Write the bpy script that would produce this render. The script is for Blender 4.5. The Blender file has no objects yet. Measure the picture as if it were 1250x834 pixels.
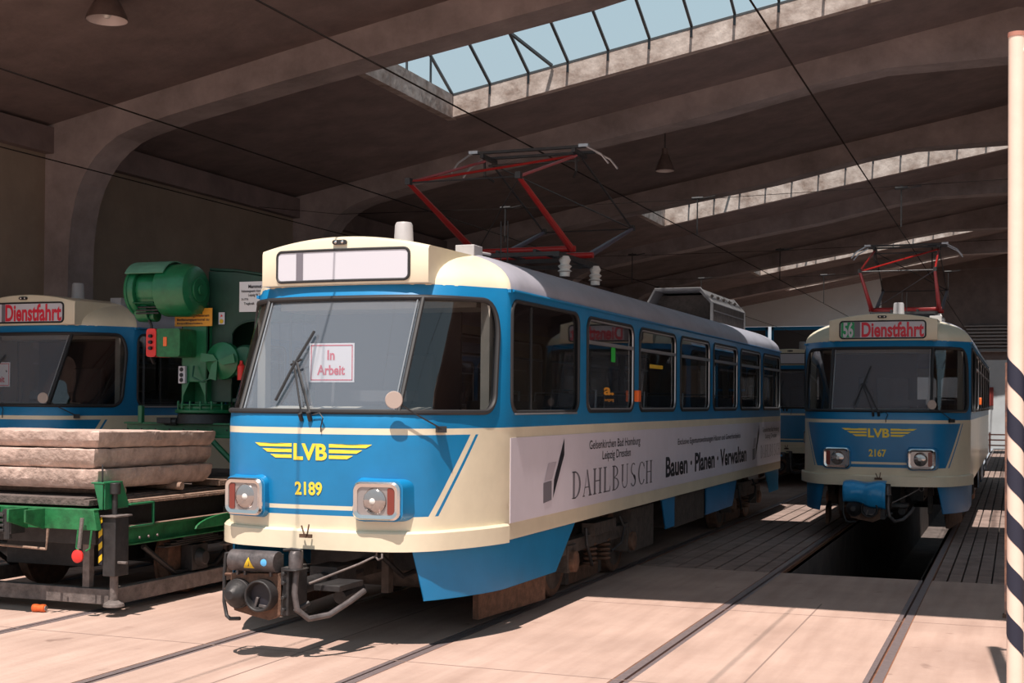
import bpy, math, random
from mathutils import Vector, Matrix
from mathutils.geometry import delaunay_2d_cdt
random.seed(7)
PI = math.pi
SC = bpy.context.scene
COL = SC.collection

# ------------------------------------------------------------------ materials
MATS = {}
def mat(name, col, rough=.6, metal=0., var=0., vscale=6., bump=0., bscale=30., emit=0., spec=.5, coat=0., dark=None):
    if name in MATS: return MATS[name]
    m = bpy.data.materials.new(name); m.use_nodes = True
    nt = m.node_tree; N = nt.nodes; L = nt.links
    b = N['Principled BSDF']
    b.inputs['Base Color'].default_value = (*col, 1)
    b.inputs['Roughness'].default_value = rough
    b.inputs['Metallic'].default_value = metal
    b.inputs['Specular IOR Level'].default_value = spec
    if coat: b.inputs['Coat Weight'].default_value = coat; b.inputs['Coat Roughness'].default_value = .12
    if emit:
        b.inputs['Emission Color'].default_value = (*col, 1); b.inputs['Emission Strength'].default_value = emit
    if var or bump:
        tc = N.new('ShaderNodeTexCoord')
    if var:
        n = N.new('ShaderNodeTexNoise'); n.inputs['Scale'].default_value = vscale; n.inputs['Detail'].default_value = 7; n.inputs['Roughness'].default_value = .65
        L.new(tc.outputs['Object'], n.inputs['Vector'])
        r = N.new('ShaderNodeValToRGB')
        dk = dark or tuple(c * (1 - var) for c in col)
        r.color_ramp.elements[0].position = .32; r.color_ramp.elements[0].color = (*dk, 1)
        r.color_ramp.elements[1].position = .68; r.color_ramp.elements[1].color = (*[min(1, c * (1 + var * .35)) for c in col], 1)
        L.new(n.outputs['Fac'], r.inputs['Fac']); L.new(r.outputs['Color'], b.inputs['Base Color'])
    if bump:
        n2 = N.new('ShaderNodeTexNoise'); n2.inputs['Scale'].default_value = bscale; n2.inputs['Detail'].default_value = 6
        L.new(tc.outputs['Object'], n2.inputs['Vector'])
        bp = N.new('ShaderNodeBump'); bp.inputs['Strength'].default_value = bump; bp.inputs['Distance'].default_value = .02
        L.new(n2.outputs['Fac'], bp.inputs['Height']); L.new(bp.outputs['Normal'], b.inputs['Normal'])
    MATS[name] = m; return m

def glass(name, tint, ior=1.6, rough=.02, sky_haze=0):
    if name in MATS: return MATS[name]
    m = bpy.data.materials.new(name); m.use_nodes = True
    nt = m.node_tree; N = nt.nodes; L = nt.links; N.clear()
    o = N.new('ShaderNodeOutputMaterial'); mx = N.new('ShaderNodeMixShader')
    t = N.new('ShaderNodeBsdfTransparent'); t.inputs[0].default_value = (*tint, 1)
    g = N.new('ShaderNodeBsdfGlossy'); g.inputs['Roughness'].default_value = rough; g.inputs['Color'].default_value = (1, 1, 1, 1)
    f = N.new('ShaderNodeFresnel'); ge = N.new('ShaderNodeNewGeometry'); mr = N.new('ShaderNodeMapRange')
    mr.inputs['To Min'].default_value = ior; mr.inputs['To Max'].default_value = 1/ior   # same reflectance from both sides of a thin pane
    L.new(ge.outputs['Backfacing'], mr.inputs['Value']); L.new(mr.outputs[0], f.inputs['IOR'])
    L.new(f.outputs[0], mx.inputs[0]); 
    if sky_haze:  # blue-grey diffuse veil stands in for sky reflected in the windscreen
        d = N.new('ShaderNodeBsdfDiffuse'); d.inputs[0].default_value = (.52, .60, .72, 1); m2 = N.new('ShaderNodeMixShader'); m2.inputs[0].default_value = sky_haze
        L.new(t.outputs[0], m2.inputs[1]); L.new(d.outputs[0], m2.inputs[2]); L.new(m2.outputs[0], mx.inputs[1])
    else: L.new(t.outputs[0], mx.inputs[1])
    L.new(g.outputs[0], mx.inputs[2]); L.new(mx.outputs[0], o.inputs[0])
    MATS[name] = m; return m

blue = mat('tram_blue', (.005, .20, .445), .38, var=.12, vscale=3, coat=.12)
cream = mat('tram_cream', (.77, .69, .52), .38, var=.10, vscale=2.5, coat=.25)
roofgrey = mat('roof_grey', (.33, .33, .385), .5, var=.16, vscale=2.2)
inner = mat('tram_interior', (.42, .39, .33), .7, var=.1)
innerdark = mat('cab_dark', (.06, .055, .055), .8)
rubber = mat('rubber', (.02, .02, .022), .55)
chrome = mat('chrome', (.72, .70, .68), .22, 1.)
alu = mat('aluminium', (.45, .46, .48), .4, .8)
wglass = glass('window_glass', (.50, .52, .54), 1.75)
wsglass = glass('windscreen_glass', (.82, .86, .88), 1.7, .03, .17)
yellow = mat('logo_yellow', (.9, .68, .06), .45)
orange = mat('indicator_orange', (.9, .16, .03), .3)
white = mat('sign_white', (.60, .60, .66), .5)
advert = mat('advert_white', (.70, .66, .74), .45, var=.05, vscale=3)
ink = mat('ink_black', (.012, .012, .02), .5)
inkgrey = mat('ink_grey', (.17, .16, .19), .5)
inklight = mat('ink_light_grey', (.44, .40, .46), .5)
redink = mat('ink_red', (.72, .02, .05), .5)
greenink = mat('ink_green', (.02, .35, .13), .5)
black = mat('black_iron', (.035, .033, .034), .5, .2, var=.4, vscale=12, bump=.2)
rust = mat('rusty_iron', (.16, .085, .055), .75, .2, var=.5, vscale=14, bump=.4)
grime = mat('grimy_steel', (.10, .08, .07), .7, .3, var=.5, vscale=10, bump=.3)
steelbright = mat('rail_steel', (.36, .29, .29), .38, .55, var=.2, vscale=20)
railrust = mat('rail_rust', (.28, .13, .075), .7, .2, var=.35, vscale=9, bump=.2)
panred = mat('pantograph_red', (.34, .012, .010), .4, var=.15)
porc = mat('porcelain', (.72, .70, .66), .3)
framegrey = mat('frame_grey', (.15, .145, .15), .5, var=.2)
greypaint = mat('grey_paint', (.40, .39, .40), .45, var=.12)
seatm = mat('seat_grey', (.12, .13, .15), .6)
green = mat('machine_green', (.010, .155, .06), .38, var=.25, vscale=7, coat=.2, bump=.12)
greend = mat('wagon_green', (.018, .17, .055), .5, var=.5, vscale=9, bump=.2)
concslab = mat('slab_concrete', (.56, .42, .36), .9, var=.38, vscale=7, bump=.8, bscale=18)
timber = mat('dark_timber', (.13, .10, .09), .9, var=.5, vscale=12, bump=.8)
timberlight = mat('worn_timber', (.30, .20, .15), .9, var=.4, vscale=12, bump=.8)
steelgrey = mat('steel_beam', (.19, .16, .15), .7, .2, var=.5, vscale=12, bump=.35)
yellowp = mat('yellow_paint', (.72, .47, .02), .5, var=.15)
redp = mat('red_paint', (.72, .03, .025), .4)
postc = mat('post_paint', (.86, .66, .55), .55, var=.06, vscale=8)
postb = mat('post_stripe', (.018, .02, .04), .5)
tarp = mat('tarp_blue', (.02, .28, .60), .32, bump=.6, bscale=9)
concframe = mat('frame_concrete', (.36, .30, .29), .9, var=.38, vscale=1.3, bump=.6, bscale=8)  # paler than the roof concrete: sky light on the frames put into the colour
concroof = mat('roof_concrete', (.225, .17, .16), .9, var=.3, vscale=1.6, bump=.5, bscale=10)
wallm = mat('wall_plaster', (.30, .235, .18), .9, var=.2, vscale=1.2)
wallwhite = mat('wall_white', (.80, .83, .84), .9, var=.08, vscale=.7)
plank = mat('plank_wood', (.30, .21, .18), .9, var=.4, vscale=3.5, bump=.5, bscale=25)
barm = mat('glazing_bar', (.05, .055, .06), .5)
panem = glass('skylight_glass', (.88, .95, .97), 1.06, .3)
enamel = mat('lamp_enamel', (.12, .085, .075), .35, var=.3)
enamelin = mat('lamp_inside', (.6, .52, .50), .3)

def ground_mat():
    m = bpy.data.materials.new('forecourt_concrete'); m.use_nodes = True
    nt = m.node_tree; N = nt.nodes; L = nt.links; b = N['Principled BSDF']
    b.inputs['Roughness'].default_value = .88
    tc = N.new('ShaderNodeTexCoord')
    n = N.new('ShaderNodeTexNoise'); n.inputs['Scale'].default_value = .9; n.inputs['Detail'].default_value = 9; n.inputs['Roughness'].default_value = .6
    L.new(tc.outputs['Object'], n.inputs['Vector'])
    r = N.new('ShaderNodeValToRGB')
    r.color_ramp.elements[0].position = .3; r.color_ramp.elements[0].color = (.37, .26, .215, 1)
    r.color_ramp.elements[1].position = .7; r.color_ramp.elements[1].color = (.50, .36, .30, 1)
    L.new(n.outputs['Fac'], r.inputs['Fac'])
    # streaks along the tracks
    mp = N.new('ShaderNodeMapping'); mp.inputs['Scale'].default_value = (5, .5, 1); L.new(tc.outputs['Object'], mp.inputs['Vector'])
    n3 = N.new('ShaderNodeTexNoise'); n3.inputs['Scale'].default_value = 1.5; n3.inputs['Detail'].default_value = 5; L.new(mp.outputs[0], n3.inputs['Vector'])
    r3 = N.new('ShaderNodeValToRGB'); r3.color_ramp.elements[0].position = .25; r3.color_ramp.elements[0].color = (.78, .74, .72, 1); r3.color_ramp.elements[1].position = .6; r3.color_ramp.elements[1].color = (1, 1, 1, 1)
    L.new(n3.outputs['Fac'], r3.inputs['Fac'])
    mm = N.new('ShaderNodeMixRGB'); mm.blend_type = 'MULTIPLY'; mm.inputs[0].default_value = .8
    L.new(r.outputs[0], mm.inputs[1]); L.new(r3.outputs[0], mm.inputs[2])
    # small dark oil spots
    n4 = N.new('ShaderNodeTexNoise'); n4.inputs['Scale'].default_value = 3.2; n4.inputs['Detail'].default_value = 3; L.new(tc.outputs['Object'], n4.inputs['Vector'])
    r4 = N.new('ShaderNodeValToRGB'); r4.color_ramp.elements[0].position = .24; r4.color_ramp.elements[0].color = (.62, .58, .57, 1); r4.color_ramp.elements[1].position = .32; r4.color_ramp.elements[1].color = (1, 1, 1, 1)
    L.new(n4.outputs['Fac'], r4.inputs['Fac'])
    m2 = N.new('ShaderNodeMixRGB'); m2.blend_type = 'MULTIPLY'; m2.inputs[0].default_value = 1
    L.new(mm.outputs[0], m2.inputs[1]); L.new(r4.outputs[0], m2.inputs[2]); L.new(m2.outputs[0], b.inputs['Base Color'])
    n2 = N.new('ShaderNodeTexNoise'); n2.inputs['Scale'].default_value = 22; n2.inputs['Detail'].default_value = 8; L.new(tc.outputs['Object'], n2.inputs['Vector'])
    bp = N.new('ShaderNodeBump'); bp.inputs['Strength'].default_value = .25; bp.inputs['Distance'].default_value = .02
    L.new(n2.outputs['Fac'], bp.inputs['Height']); L.new(bp.outputs[0], b.inputs['Normal'])
    return m
groundm = ground_mat()

# ------------------------------------------------------------------ mesh builder
class MB:
    def __init__(s): s.v = []; s.f = []; s.m = []
    def quadbox(s, pts, m=0):
        b = len(s.v); s.v += [tuple(p) for p in pts]
        for q in ((0,3,2,1),(4,5,6,7),(0,1,5,4),(1,2,6,5),(2,3,7,6),(3,0,4,7)):
            s.f.append([b+i for i in q]); s.m.append(m)
        return s
    def bb(s, x0, x1, y0, y1, z0, z1, m=0):
        return s.quadbox([(x0,y0,z0),(x1,y0,z0),(x1,y1,z0),(x0,y1,z0),(x0,y0,z1),(x1,y0,z1),(x1,y1,z1),(x0,y1,z1)], m)
    def box(s, c, sz, rot=(0,0,0), m=0):
        R = Matrix.Rotation(rot[2],3,'Z') @ Matrix.Rotation(rot[1],3,'Y') @ Matrix.Rotation(rot[0],3,'X')
        hx, hy, hz = [q/2 for q in sz]; c = Vector(c)
        P = [c + R @ Vector(p) for p in ((-hx,-hy,-hz),(hx,-hy,-hz),(hx,hy,-hz),(-hx,hy,-hz),(-hx,-hy,hz),(hx,-hy,hz),(hx,hy,hz),(-hx,hy,hz))]
        return s.quadbox(P, m)
    def ring(s, rings, m=0, capa=True, capb=True, closed=False):
        b = len(s.v); n = len(rings[0])
        for r in rings: s.v += [tuple(p) for p in r]
        K = len(rings)
        for i in range(K - (0 if closed else 1)):
            j = (i+1) % K
            for k in range(n):
                l = (k+1) % n
                s.f.append([b+i*n+k, b+i*n+l, b+j*n+l, b+j*n+k]); s.m.append(m)
        if not closed:
            if capa: s.f.append([b+k for k in range(n)][::-1]); s.m.append(m)
            if capb: s.f.append([b+(K-1)*n+k for k in range(n)]); s.m.append(m)
        return s
    def cyl(s, p0, p1, r0, r1=None, n=16, m=0, capa=True, capb=True):
        return s.lathe(p0, p1, [(0, r0), (1, r0 if r1 is None else r1)], n, m, capa, capb)
    def lathe(s, p0, p1, prof, n=20, m=0, capa=True, capb=True):
        p0 = Vector(p0); p1 = Vector(p1); d = p1-p0; a = d.normalized()
        u = a.orthogonal().normalized(); w = a.cross(u)
        return s.ring([[p0+d*t+(u*math.cos(2*PI*k/n)+w*math.sin(2*PI*k/n))*r for k in range(n)] for t, r in prof], m, capa, capb)
    def tube(s, pts, r, n=8, m=0, closed=False):
        pts = [Vector(p) for p in pts]; K = len(pts); rings = []; u = None
        rr = r if isinstance(r, (list, tuple)) else [r]*K
        for i, p in enumerate(pts):
            if closed: t = (pts[(i+1)%K]-pts[i-1])
            else: t = (pts[min(i+1,K-1)]-pts[max(i-1,0)])
            t.normalize()
            if u is None: u = t.orthogonal().normalized()
            else:
                u = u - t*u.dot(t)
                u = u.normalized() if u.length > 1e-6 else t.orthogonal().normalized()
            w = t.cross(u)
            rings.append([p+(u*math.cos(2*PI*k/n)+w*math.sin(2*PI*k/n))*rr[i] for k in range(n)])
        return s.ring(rings, m, closed=closed)
    def prism(s, poly, fn, m=0, mside=None):
        """poly 2D, fn(a,b,t)->3D, t in 0..1"""
        b = len(s.v); n = len(poly)
        s.v += [tuple(fn(a,c,0)) for a,c in poly] + [tuple(fn(a,c,1)) for a,c in poly]
        s.f.append([b+i for i in range(n)][::-1]); s.m.append(m)
        s.f.append([b+n+i for i in range(n)]); s.m.append(m)
        for i in range(n):
            j = (i+1) % n
            s.f.append([b+i,b+j,b+n+j,b+n+i]); s.m.append(m if mside is None else mside)
        return s
    def grid(s, fn, nu, nv, m=0, mf=None):
        b = len(s.v)
        for i in range(nu+1):
            for j in range(nv+1): s.v.append(tuple(fn(i/nu, j/nv)))
        for i in range(nu):
            for j in range(nv):
                a = b+i*(nv+1)+j
                s.f.append([a, a+nv+1, a+nv+2, a+1]); s.m.append(mf(i, j) if mf else m)
        return s
    def mesh(s, name, mats, ang=35):
        me = bpy.data.meshes.new(name); me.from_pydata(s.v, [], s.f)
        for q in (mats if isinstance(mats, (list, tuple)) else [mats]): me.materials.append(q)
        me.polygons.foreach_set('material_index', s.m)
        import bmesh
        bm = bmesh.new(); bm.from_mesh(me); bmesh.ops.recalc_face_normals(bm, faces=bm.faces); bm.to_mesh(me); bm.free()
        if ang:
            me.shade_smooth(); me.set_sharp_from_angle(angle=math.radians(ang))
        return me
    def build(s, name, mats, parent=None, bevel=0, ang=35, **tags):
        return link(name, s.mesh(name, mats, ang), parent, bevel, **tags)

def link(name, me, parent=None, bevel=0, **tags):
    o = bpy.data.objects.new(name, me); COL.objects.link(o)
    if parent: o.parent = parent
    if bevel:
        b = o.modifiers.new('Bevel', 'BEVEL'); b.width = bevel; b.segments = 2; b.limit_method = 'ANGLE'; b.angle_limit = math.radians(40)
        b.harden_normals = False
    for k, v in tags.items(): o[k] = v
    return o
def tag(o, label, cat, group=None):
    o['label'] = label; o['category'] = cat
    if group: o['group'] = group
    return o
def empty(name, loc, label=None, cat=None, group=None, rz=0):
    o = bpy.data.objects.new(name, None); COL.objects.link(o); o.location = loc; o.rotation_euler = (0,0,rz)
    o.empty_display_size = .2
    if label: tag(o, label, cat, group)
    return o
def struct(o): o['kind'] = 'structure'; return o

def rrect(x0, x1, y0, y1, r, n=5):
    """rounded rectangle, r = radius or (bl,br,tr,tl)"""
    if not isinstance(r, (tuple, list)): r = (r,)*4
    P = []
    for (cx, cy, a0), q in zip(((x0,y0,PI),(x1,y0,1.5*PI),(x1,y1,0),(x0,y1,.5*PI)), r):
        ox = cx + (q if cx == x0 else -q); oy = cy + (q if cy == y0 else -q)
        for k in range(n+1):
            a = a0 + .5*PI*k/n; P.append((ox+q*math.cos(a), oy+q*math.sin(a)))
    return P
def densify(P, d, closed=True):
    Q = []
    K = len(P)
    for i in range(K if closed else K-1):
        a = P[i]; b = P[(i+1) % K]; l = math.hypot(b[0]-a[0], b[1]-a[1]); n = max(1, int(l/d))
        if l < 1e-6: continue
        for k in range(n): Q.append((a[0]+(b[0]-a[0])*k/n, a[1]+(b[1]-a[1])*k/n))
    if not closed: Q.append(P[-1])
    return Q
def inside(p, P):
    x, y = p; c = False; j = len(P)-1
    for i in range(len(P)):
        if (P[i][1] > y) != (P[j][1] > y) and x < (P[j][0]-P[i][0])*(y-P[i][1])/(P[j][1]-P[i][1])+P[i][0]: c = not c
        j = i
    return c

# ------------------------------------------------------------------ lettering
TXT = {}
def text2d(body, bold=0., spacing=1.):
    key = (body, bold, spacing)
    if key in TXT: return TXT[key]
    cu = bpy.data.curves.new('t', 'FONT'); cu.body = body; cu.size = 1; cu.offset = bold; cu.space_character = spacing; cu.resolution_u = 4
    o = bpy.data.objects.new('t', cu); COL.objects.link(o)
    dg = bpy.context.evaluated_depsgraph_get(); dg.update()
    me = bpy.data.meshes.new_from_object(o.evaluated_get(dg))
    V = [(v.co.x, v.co.y) for v in me.vertices]; F = [list(p.vertices) for p in me.polygons]
    bpy.data.objects.remove(o); bpy.data.curves.remove(cu); bpy.data.meshes.remove(me)
    x0 = min(v[0] for v in V); x1 = max(v[0] for v in V); y0 = min(v[1] for v in V); y1 = max(v[1] for v in V)
    TXT[key] = (V, F, x0, x1, y0, y1); return TXT[key]
def put_text(mb, body, a0, a1, b0, b1, fn, m=0, bold=0., capfit=True):
    """fit the text in a0..a1 x b0..b1 (cap height 0.73 of size when capfit) and map with fn(a,b)"""
    V, F, x0, x1, y0, y1 = text2d(body, bold)
    lo, hi = (0., .715) if capfit else (y0, y1)
    b = len(mb.v)
    for x, y in V: mb.v.append(tuple(fn(a0+(x-x0)/(x1-x0)*(a1-a0), b0+(y-lo)/(hi-lo)*(b1-b0))))
    for f in F: mb.f.append([b+i for i in f]); mb.m.append(m)
    return mb
def put_poly(mb, P, fn, m=0):
    b = len(mb.v); mb.v += [tuple(fn(*p)) for p in P]; mb.f.append([b+i for i in range(len(P))]); mb.m.append(m); return mb
def serif_word(mb, word, a0, a1, b0, b1, fn, m=0):
    """roman capitals drawn from stems, hairlines, serifs and bowls"""
    W = (a1-a0)/len(word); H = b1-b0
    for k, ch in enumerate(word):
        X = lambda x: a0+(k+.06+x*.88)*W
        Y = lambda y: b0+y*H
        def q(*P): put_poly(mb, P, lambda x, y: fn(X(x), Y(y)), m)
        def stem(x, w, y0=0, y1=1, s=True):
            w *= 1.25
            q((x-w/2,y0),(x+w/2,y0),(x+w/2,y1),(x-w/2,y1))
            if s:
                for yy in ((y0, y0+.035), (y1-.035, y1)): q((x-w/2-.1,yy[0]),(x+w/2+.1,yy[0]),(x+w/2+.1,yy[1]),(x-w/2-.1,yy[1]))
        def arc(cx, cy, ro, ri, A0, A1, n=14):
            for i in range(n):
                a = A0+(A1-A0)*i/n; b = A0+(A1-A0)*(i+1)/n
                q((cx+ro[0]*math.cos(a),cy+ro[1]*math.sin(a)),(cx+ro[0]*math.cos(b),cy+ro[1]*math.sin(b)),(cx+ri[0]*math.cos(b),cy+ri[1]*math.sin(b)),(cx+ri[0]*math.cos(a),cy+ri[1]*math.sin(a)))
        if ch == 'D': stem(.17,.15); arc(.24,.5,(.66,.5),(.48,.46),-PI/2,PI/2)
        elif ch == 'A':
            q((.05,0),(.12,0),(.47,1),(.42,.9)); q((.40,1),(.52,1),(.92,0),(.72,0)); q((.2,.32),(.7,.32),(.7,.36),(.2,.36))
            q((-.04,0),(.22,0),(.22,.035),(-.04,.035)); q((.62,0),(1.0,0),(1.0,.035),(.62,.035))
        elif ch == 'H': stem(.18,.15); stem(.8,.15); q((.2,.49),(.8,.49),(.8,.535),(.2,.535))
        elif ch == 'L': stem(.25,.15); q((.3,0),(.85,0),(.9,.22),(.86,.22),(.76,.045),(.3,.045))
        elif ch == 'B': stem(.18,.15); arc(.22,.76,(.52,.24),(.36,.2),-PI/2,PI/2); arc(.24,.26,(.62,.26),(.45,.22),-PI/2,PI/2)
        elif ch == 'U': stem(.18,.14,.3,1,False); q((.02,.965),(.34,.965),(.34,1),(.02,1)); stem(.8,.06,.3,1,False); q((.68,.965),(.94,.965),(.94,1),(.68,1)); arc(.475,.32,(.365,.32),(.28,.27),PI,2*PI)
        elif ch == 'S': arc(.5,.74,(.34,.26),(.22,.21),.25*PI,1.4*PI); q((.22,.68),(.3,.58),(.8,.34),(.78,.2),(.72,.42),(.3,.62)); arc(.48,.27,(.38,.27),(.24,.22),-.85*PI,.35*PI)
        elif ch == 'C': arc(.56,.5,(.5,.5),(.34,.46),.2*PI,1.8*PI); q((.93,.68),(.97,.68),(.97,.95),(.93,.95))
    return mb

# ------------------------------------------------------------------ tram body surface
TL = 14.35
def catmull(P, n=8):
    Q = []
    for i in range(len(P)-1):
        p0 = P[i-1] if i else (2*P[0][0]-P[1][0], P[1][1]); p1 = P[i]; p2 = P[i+1]; p3 = P[i+2] if i+2 < len(P) else (P[-1][0], 2*P[-1][1]-P[-2][1])
        for k in range(n):
            t = k/n
            Q.append(tuple(.5*((2*b)+(-a+c)*t+(2*a-5*b+4*c-d)*t*t+(-a+3*b-3*c+d)*t**3) for a,b,c,d in zip(p0,p1,p2,p3)))
    Q.append(P[-1]); return Q
LO = catmull([(0,0),(.35,.018),(.62,.075),(.80,.21),(.92,.43),(1.01,.66),(1.07,.88),(1.1,1.08)])
UP = catmull([(0,.46),(.34,.475),(.62,.535),(.80,.665),(.90,.80),(.985,.93),(1.05,1.02),(1.1,1.08)])
ARC = [0.]
for i in range(1, len(LO)): ARC.append(ARC[-1]+math.hypot(LO[i][0]-LO[i-1][0], LO[i][1]-LO[i-1][1]))
LF = ARC[-1]; ST = TL-2*1.08; TT = 2*LF+ST
def look(T, a):
    for i in range(1, len(ARC)):
        if a <= ARC[i]+1e-9:
            t = (a-ARC[i-1])/(ARC[i]-ARC[i-1]); return (T[i-1][0]+(T[i][0]-T[i-1][0])*t, T[i-1][1]+(T[i][1]-T[i-1][1])*t)
    return T[-1]
def s_of_x(x):
    for i in range(1, len(LO)):
        if LO[i][0] >= x:
            t = (x-LO[i-1][0])/(LO[i][0]-LO[i-1][0]); return ARC[i-1]+(ARC[i]-ARC[i-1])*t
    return LF
def s_of_y(y): return LF+y-1.08
def outline(a, t):
    """a: distance from the nose along the lower outline, t: 0 lower .. 1 upper"""
    if a <= LF:
        p = look(LO, a); q = look(UP, a); return (p[0]+(q[0]-p[0])*t, p[1]+(q[1]-p[1])*t)
    if a <= LF+ST: return (1.1, 1.08+a-LF)
    b = TT-a; p = look(LO, b); q = look(UP, b); t *= .5
    return (p[0]+(q[0]-p[0])*t, TL-(p[1]+(q[1]-p[1])*t))
def S(s, z, off=0.):
    sg = 1 if s >= 0 else -1; a = min(abs(s), TT)
    t = max(0., min(1., (z-1.62)/.98))
    x, y = outline(a, t)
    if z < 1.45 and a < LF: y += .05*((1.45-z)/.8)**2*max(0, 1-a/LF)
    if off:
        e = .01; x2, y2 = outline(min(a+e, TT), t); x1, y1 = outline(max(a-e, 0), t)
        dx, dy = x2-x1, y2-y1; l = math.hypot(dx, dy) or 1
        if a < e: dx, dy, l = 1, 0, 1
        x += dy/l*off; y += -dx/l*off
    return Vector((sg*x, y, z))

ZW0, ZW1 = 1.665, 2.50
C_WS = s_of_x(1.062); C_DIV = s_of_x(.64)
S_WIN = [(1.10, 2.72)] + [(2.97+1.742*k, 2.97+1.742*k+1.50) for k in range(6)]
def cdt_surface(outer, holes, lines, pts, matfn):
    V = []; Eg = []
    def add(P, closed=True):
        b = len(V); V.extend(Vector(p) for p in P); n = len(P)
        for i in range(n if closed else n-1): Eg.append((b+i, b+(i+1) % n))
    add(outer)
    for h in holes: add(h)
    for l in lines: add(l, False)
    V.extend(Vector(p) for p in pts)
    ov, oe, of, *_ = delaunay_2d_cdt(V, Eg, [], 1, 1e-5)
    out = []; mi = []
    for f in of:
        c = (sum(ov[i].x for i in f)/len(f), sum(ov[i].y for i in f)/len(f))
        if any(inside(c, h) for h in holes) or not inside(c, outer): continue
        out.append(list(f)); mi.append(matfn(*c))
    return [(v.x, v.y) for v in ov], out, mi

ZC0, ZC1 = 1.505, 1.55
CH_T = s_of_x(.985); CH_B = s_of_x(.815)
def chev(z): return CH_B+(CH_T-CH_B)*(z-.93)/(1.505-.93)
def paint(s, z):
    a = min(abs(s), 2*LF+ST-abs(s))
    if z > ZC1: return 0
    if z > ZC0: return 1
    if z < .93: return 1
    c = chev(z)
    if a > c:
        return 0 if c+.055 < a < c+.085 else 1
    if .97 < z < 1.0 and a < s_of_x(.42): return 1
    return 0
HOLES = [densify(rrect(-C_WS, C_WS, ZW0, ZW1, (.13,.13,.27,.27), 7), .08)]
for sg in (-1, 1):
    for i, (a, b) in enumerate(S_WIN):
        a, b = s_of_y(a), s_of_y(b)
        if sg < 0: a, b = -b, -a
        HOLES.append(densify(rrect(a, b, ZW0, 2.505 if i else 2.515, .11, 5), .3))
REAR_H = densify(rrect(TT-.85, TT-.05, 1.75, 2.4, .1, 4), .1)
def body_mesh():
    if 'body' in MC: return MC['body']
    Z0, Z1 = .70, 2.60
    outer = densify([(-TT, Z0), (TT, Z0), (TT, Z1), (-TT, Z1)], .12)
    lines = []
    for z in (.93, ZC0, ZC1):
        lines.append(densify([(-TT+.01, z), (TT-.01, z)], .1, False))
    for z in (.97, 1.0): lines.append(densify([(-chev(z), z), (chev(z), z)], .08, False))
    for sg in (-1, 1): lines.append([(sg*s_of_x(.42), .97), (sg*s_of_x(.42), 1.0)])
    for sg in (-1, 1):
        for o in (0, .055, .085):
            lines.append(densify([(sg*(chev(.93)+o), .93), (sg*(chev(ZC0)+o), ZC0)], .08, False))
    pts = []
    n = int(2*TT/.07)
    for i in range(1, n):
        s = -TT+2*TT*i/n; a = abs(s)
        curved = a < LF+.05 or a > LF+ST-.05
        if not curved and i % 6: continue
        for j in range(1, 24):
            pts.append((s+.002*random.random(), Z0+(Z1-Z0)*j/24+.002*random.random()))
    V, F, M = cdt_surface(outer, HOLES+[REAR_H, [(-x, y) for x, y in REAR_H]], lines, pts, paint)
    mb = MB(); mb.v = [tuple(S(*p)) for p in V]; mb.f = F; mb.m = M
    MC['body'] = mb.mesh('body', [blue, cream, inner, rubber], 30); return MC['body']
MC = {}
def part(name, key, fn, mats, parent, bevel=0, ang=35, label=None):
    """one mesh shared by all trams"""
    if key not in MC: MC[key] = fn().mesh(name, mats, ang)
    o = link(name, MC[key], parent, bevel)
    if label: o['label'] = label
    return o
def pane_mb(P, off=-.012):
    x0 = min(p[0] for p in P); x1 = max(p[0] for p in P); y0 = min(p[1] for p in P); y1 = max(p[1] for p in P)
    pts = []
    nx = max(2, int((x1-x0)/.08)); ny = max(2, int((y1-y0)/.12))
    if x1-x0 > 0 and min(abs(x0), abs(x1)) < LF or x0*x1 < 0:
        for i in range(1, nx):
            for j in range(1, ny):
                p = (x0+(x1-x0)*i/nx, y0+(y1-y0)*j/ny)
                if inside(p, P): pts.append(p)
    V, F, M = cdt_surface(P, [], [], pts, lambda *a: 0)
    mb = MB(); mb.v = [tuple(S(p[0], p[1], off)) for p in V]; mb.f = F; mb.m = M
    return mb

# ---- pieces of the tram
def roof_mb():
    mb = MB(); NF = 16; NS = 60; NP = 14
    def col(i, ph):
        sb = LF*(1-.62*(ph/(PI/2))**2.2)
        return sb*i/NF if i <= NF else sb+(TT-sb)*((i-NF)/NS)**1.0
    def pt(s, ph):
        sg = 1 if s >= 0 else -1
        x, y = outline(abs(s), 1.)
        yn = min(max(y, 2.0), TL-1.8)
        k = math.cos(ph)**.85; z = 2.595+.385*math.sin(ph)
        return (sg*x*k, yn+(y-yn)*k, z)
    for sg in (-1, 1):
        b = len(mb.v)
        for i in range(NF+NS+1):
            for j in range(NP+1):
                ph = (PI/2)*j/NP; mb.v.append(pt(sg*col(i, ph), ph) if not (i == 0) else (pt(0, ph)))
        for i in range(NF+NS):
            for j in range(NP):
                a = b+i*(NP+1)+j; mb.f.append([a, a+NP+1, a+NP+2, a+1]); mb.m.append(0 if (i < NF and j < NP-3) else 1)
    return mb
def gutter_mb():
    mb = MB()
    for sg in (-1, 1):
        P = [S(sg*(LF+.02+(ST-.04)*i/30), 2.588, .012) for i in range(31)]
        mb.tube(P, .012, 6)
        mb.bb(sg*1.10-.012, sg*1.10+.012, 1.05, 1.09, 2.57, 2.595)
    return mb
def dest_box_mb():
    mb = MB(); n = 16
    def top(x): return 2.88+.082*(1-(x/.695)**2)
    def fy(x): return .415+.05*(x/.695)**2
    X = [-.695+1.39*i/n for i in range(n+1)]
    prof = []
    for x in X:
        t = top(x); f = fy(x)
        prof.append([(x, 1.35, 2.60), (x, f+.004, 2.605), (x, f, 2.615), (x, f, t-.03), (x, f+.01, t-.008), (x, f+.035, t), (x, 1.35, t+.012)])
    mb.ring(prof, 0)
    return mb
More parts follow.
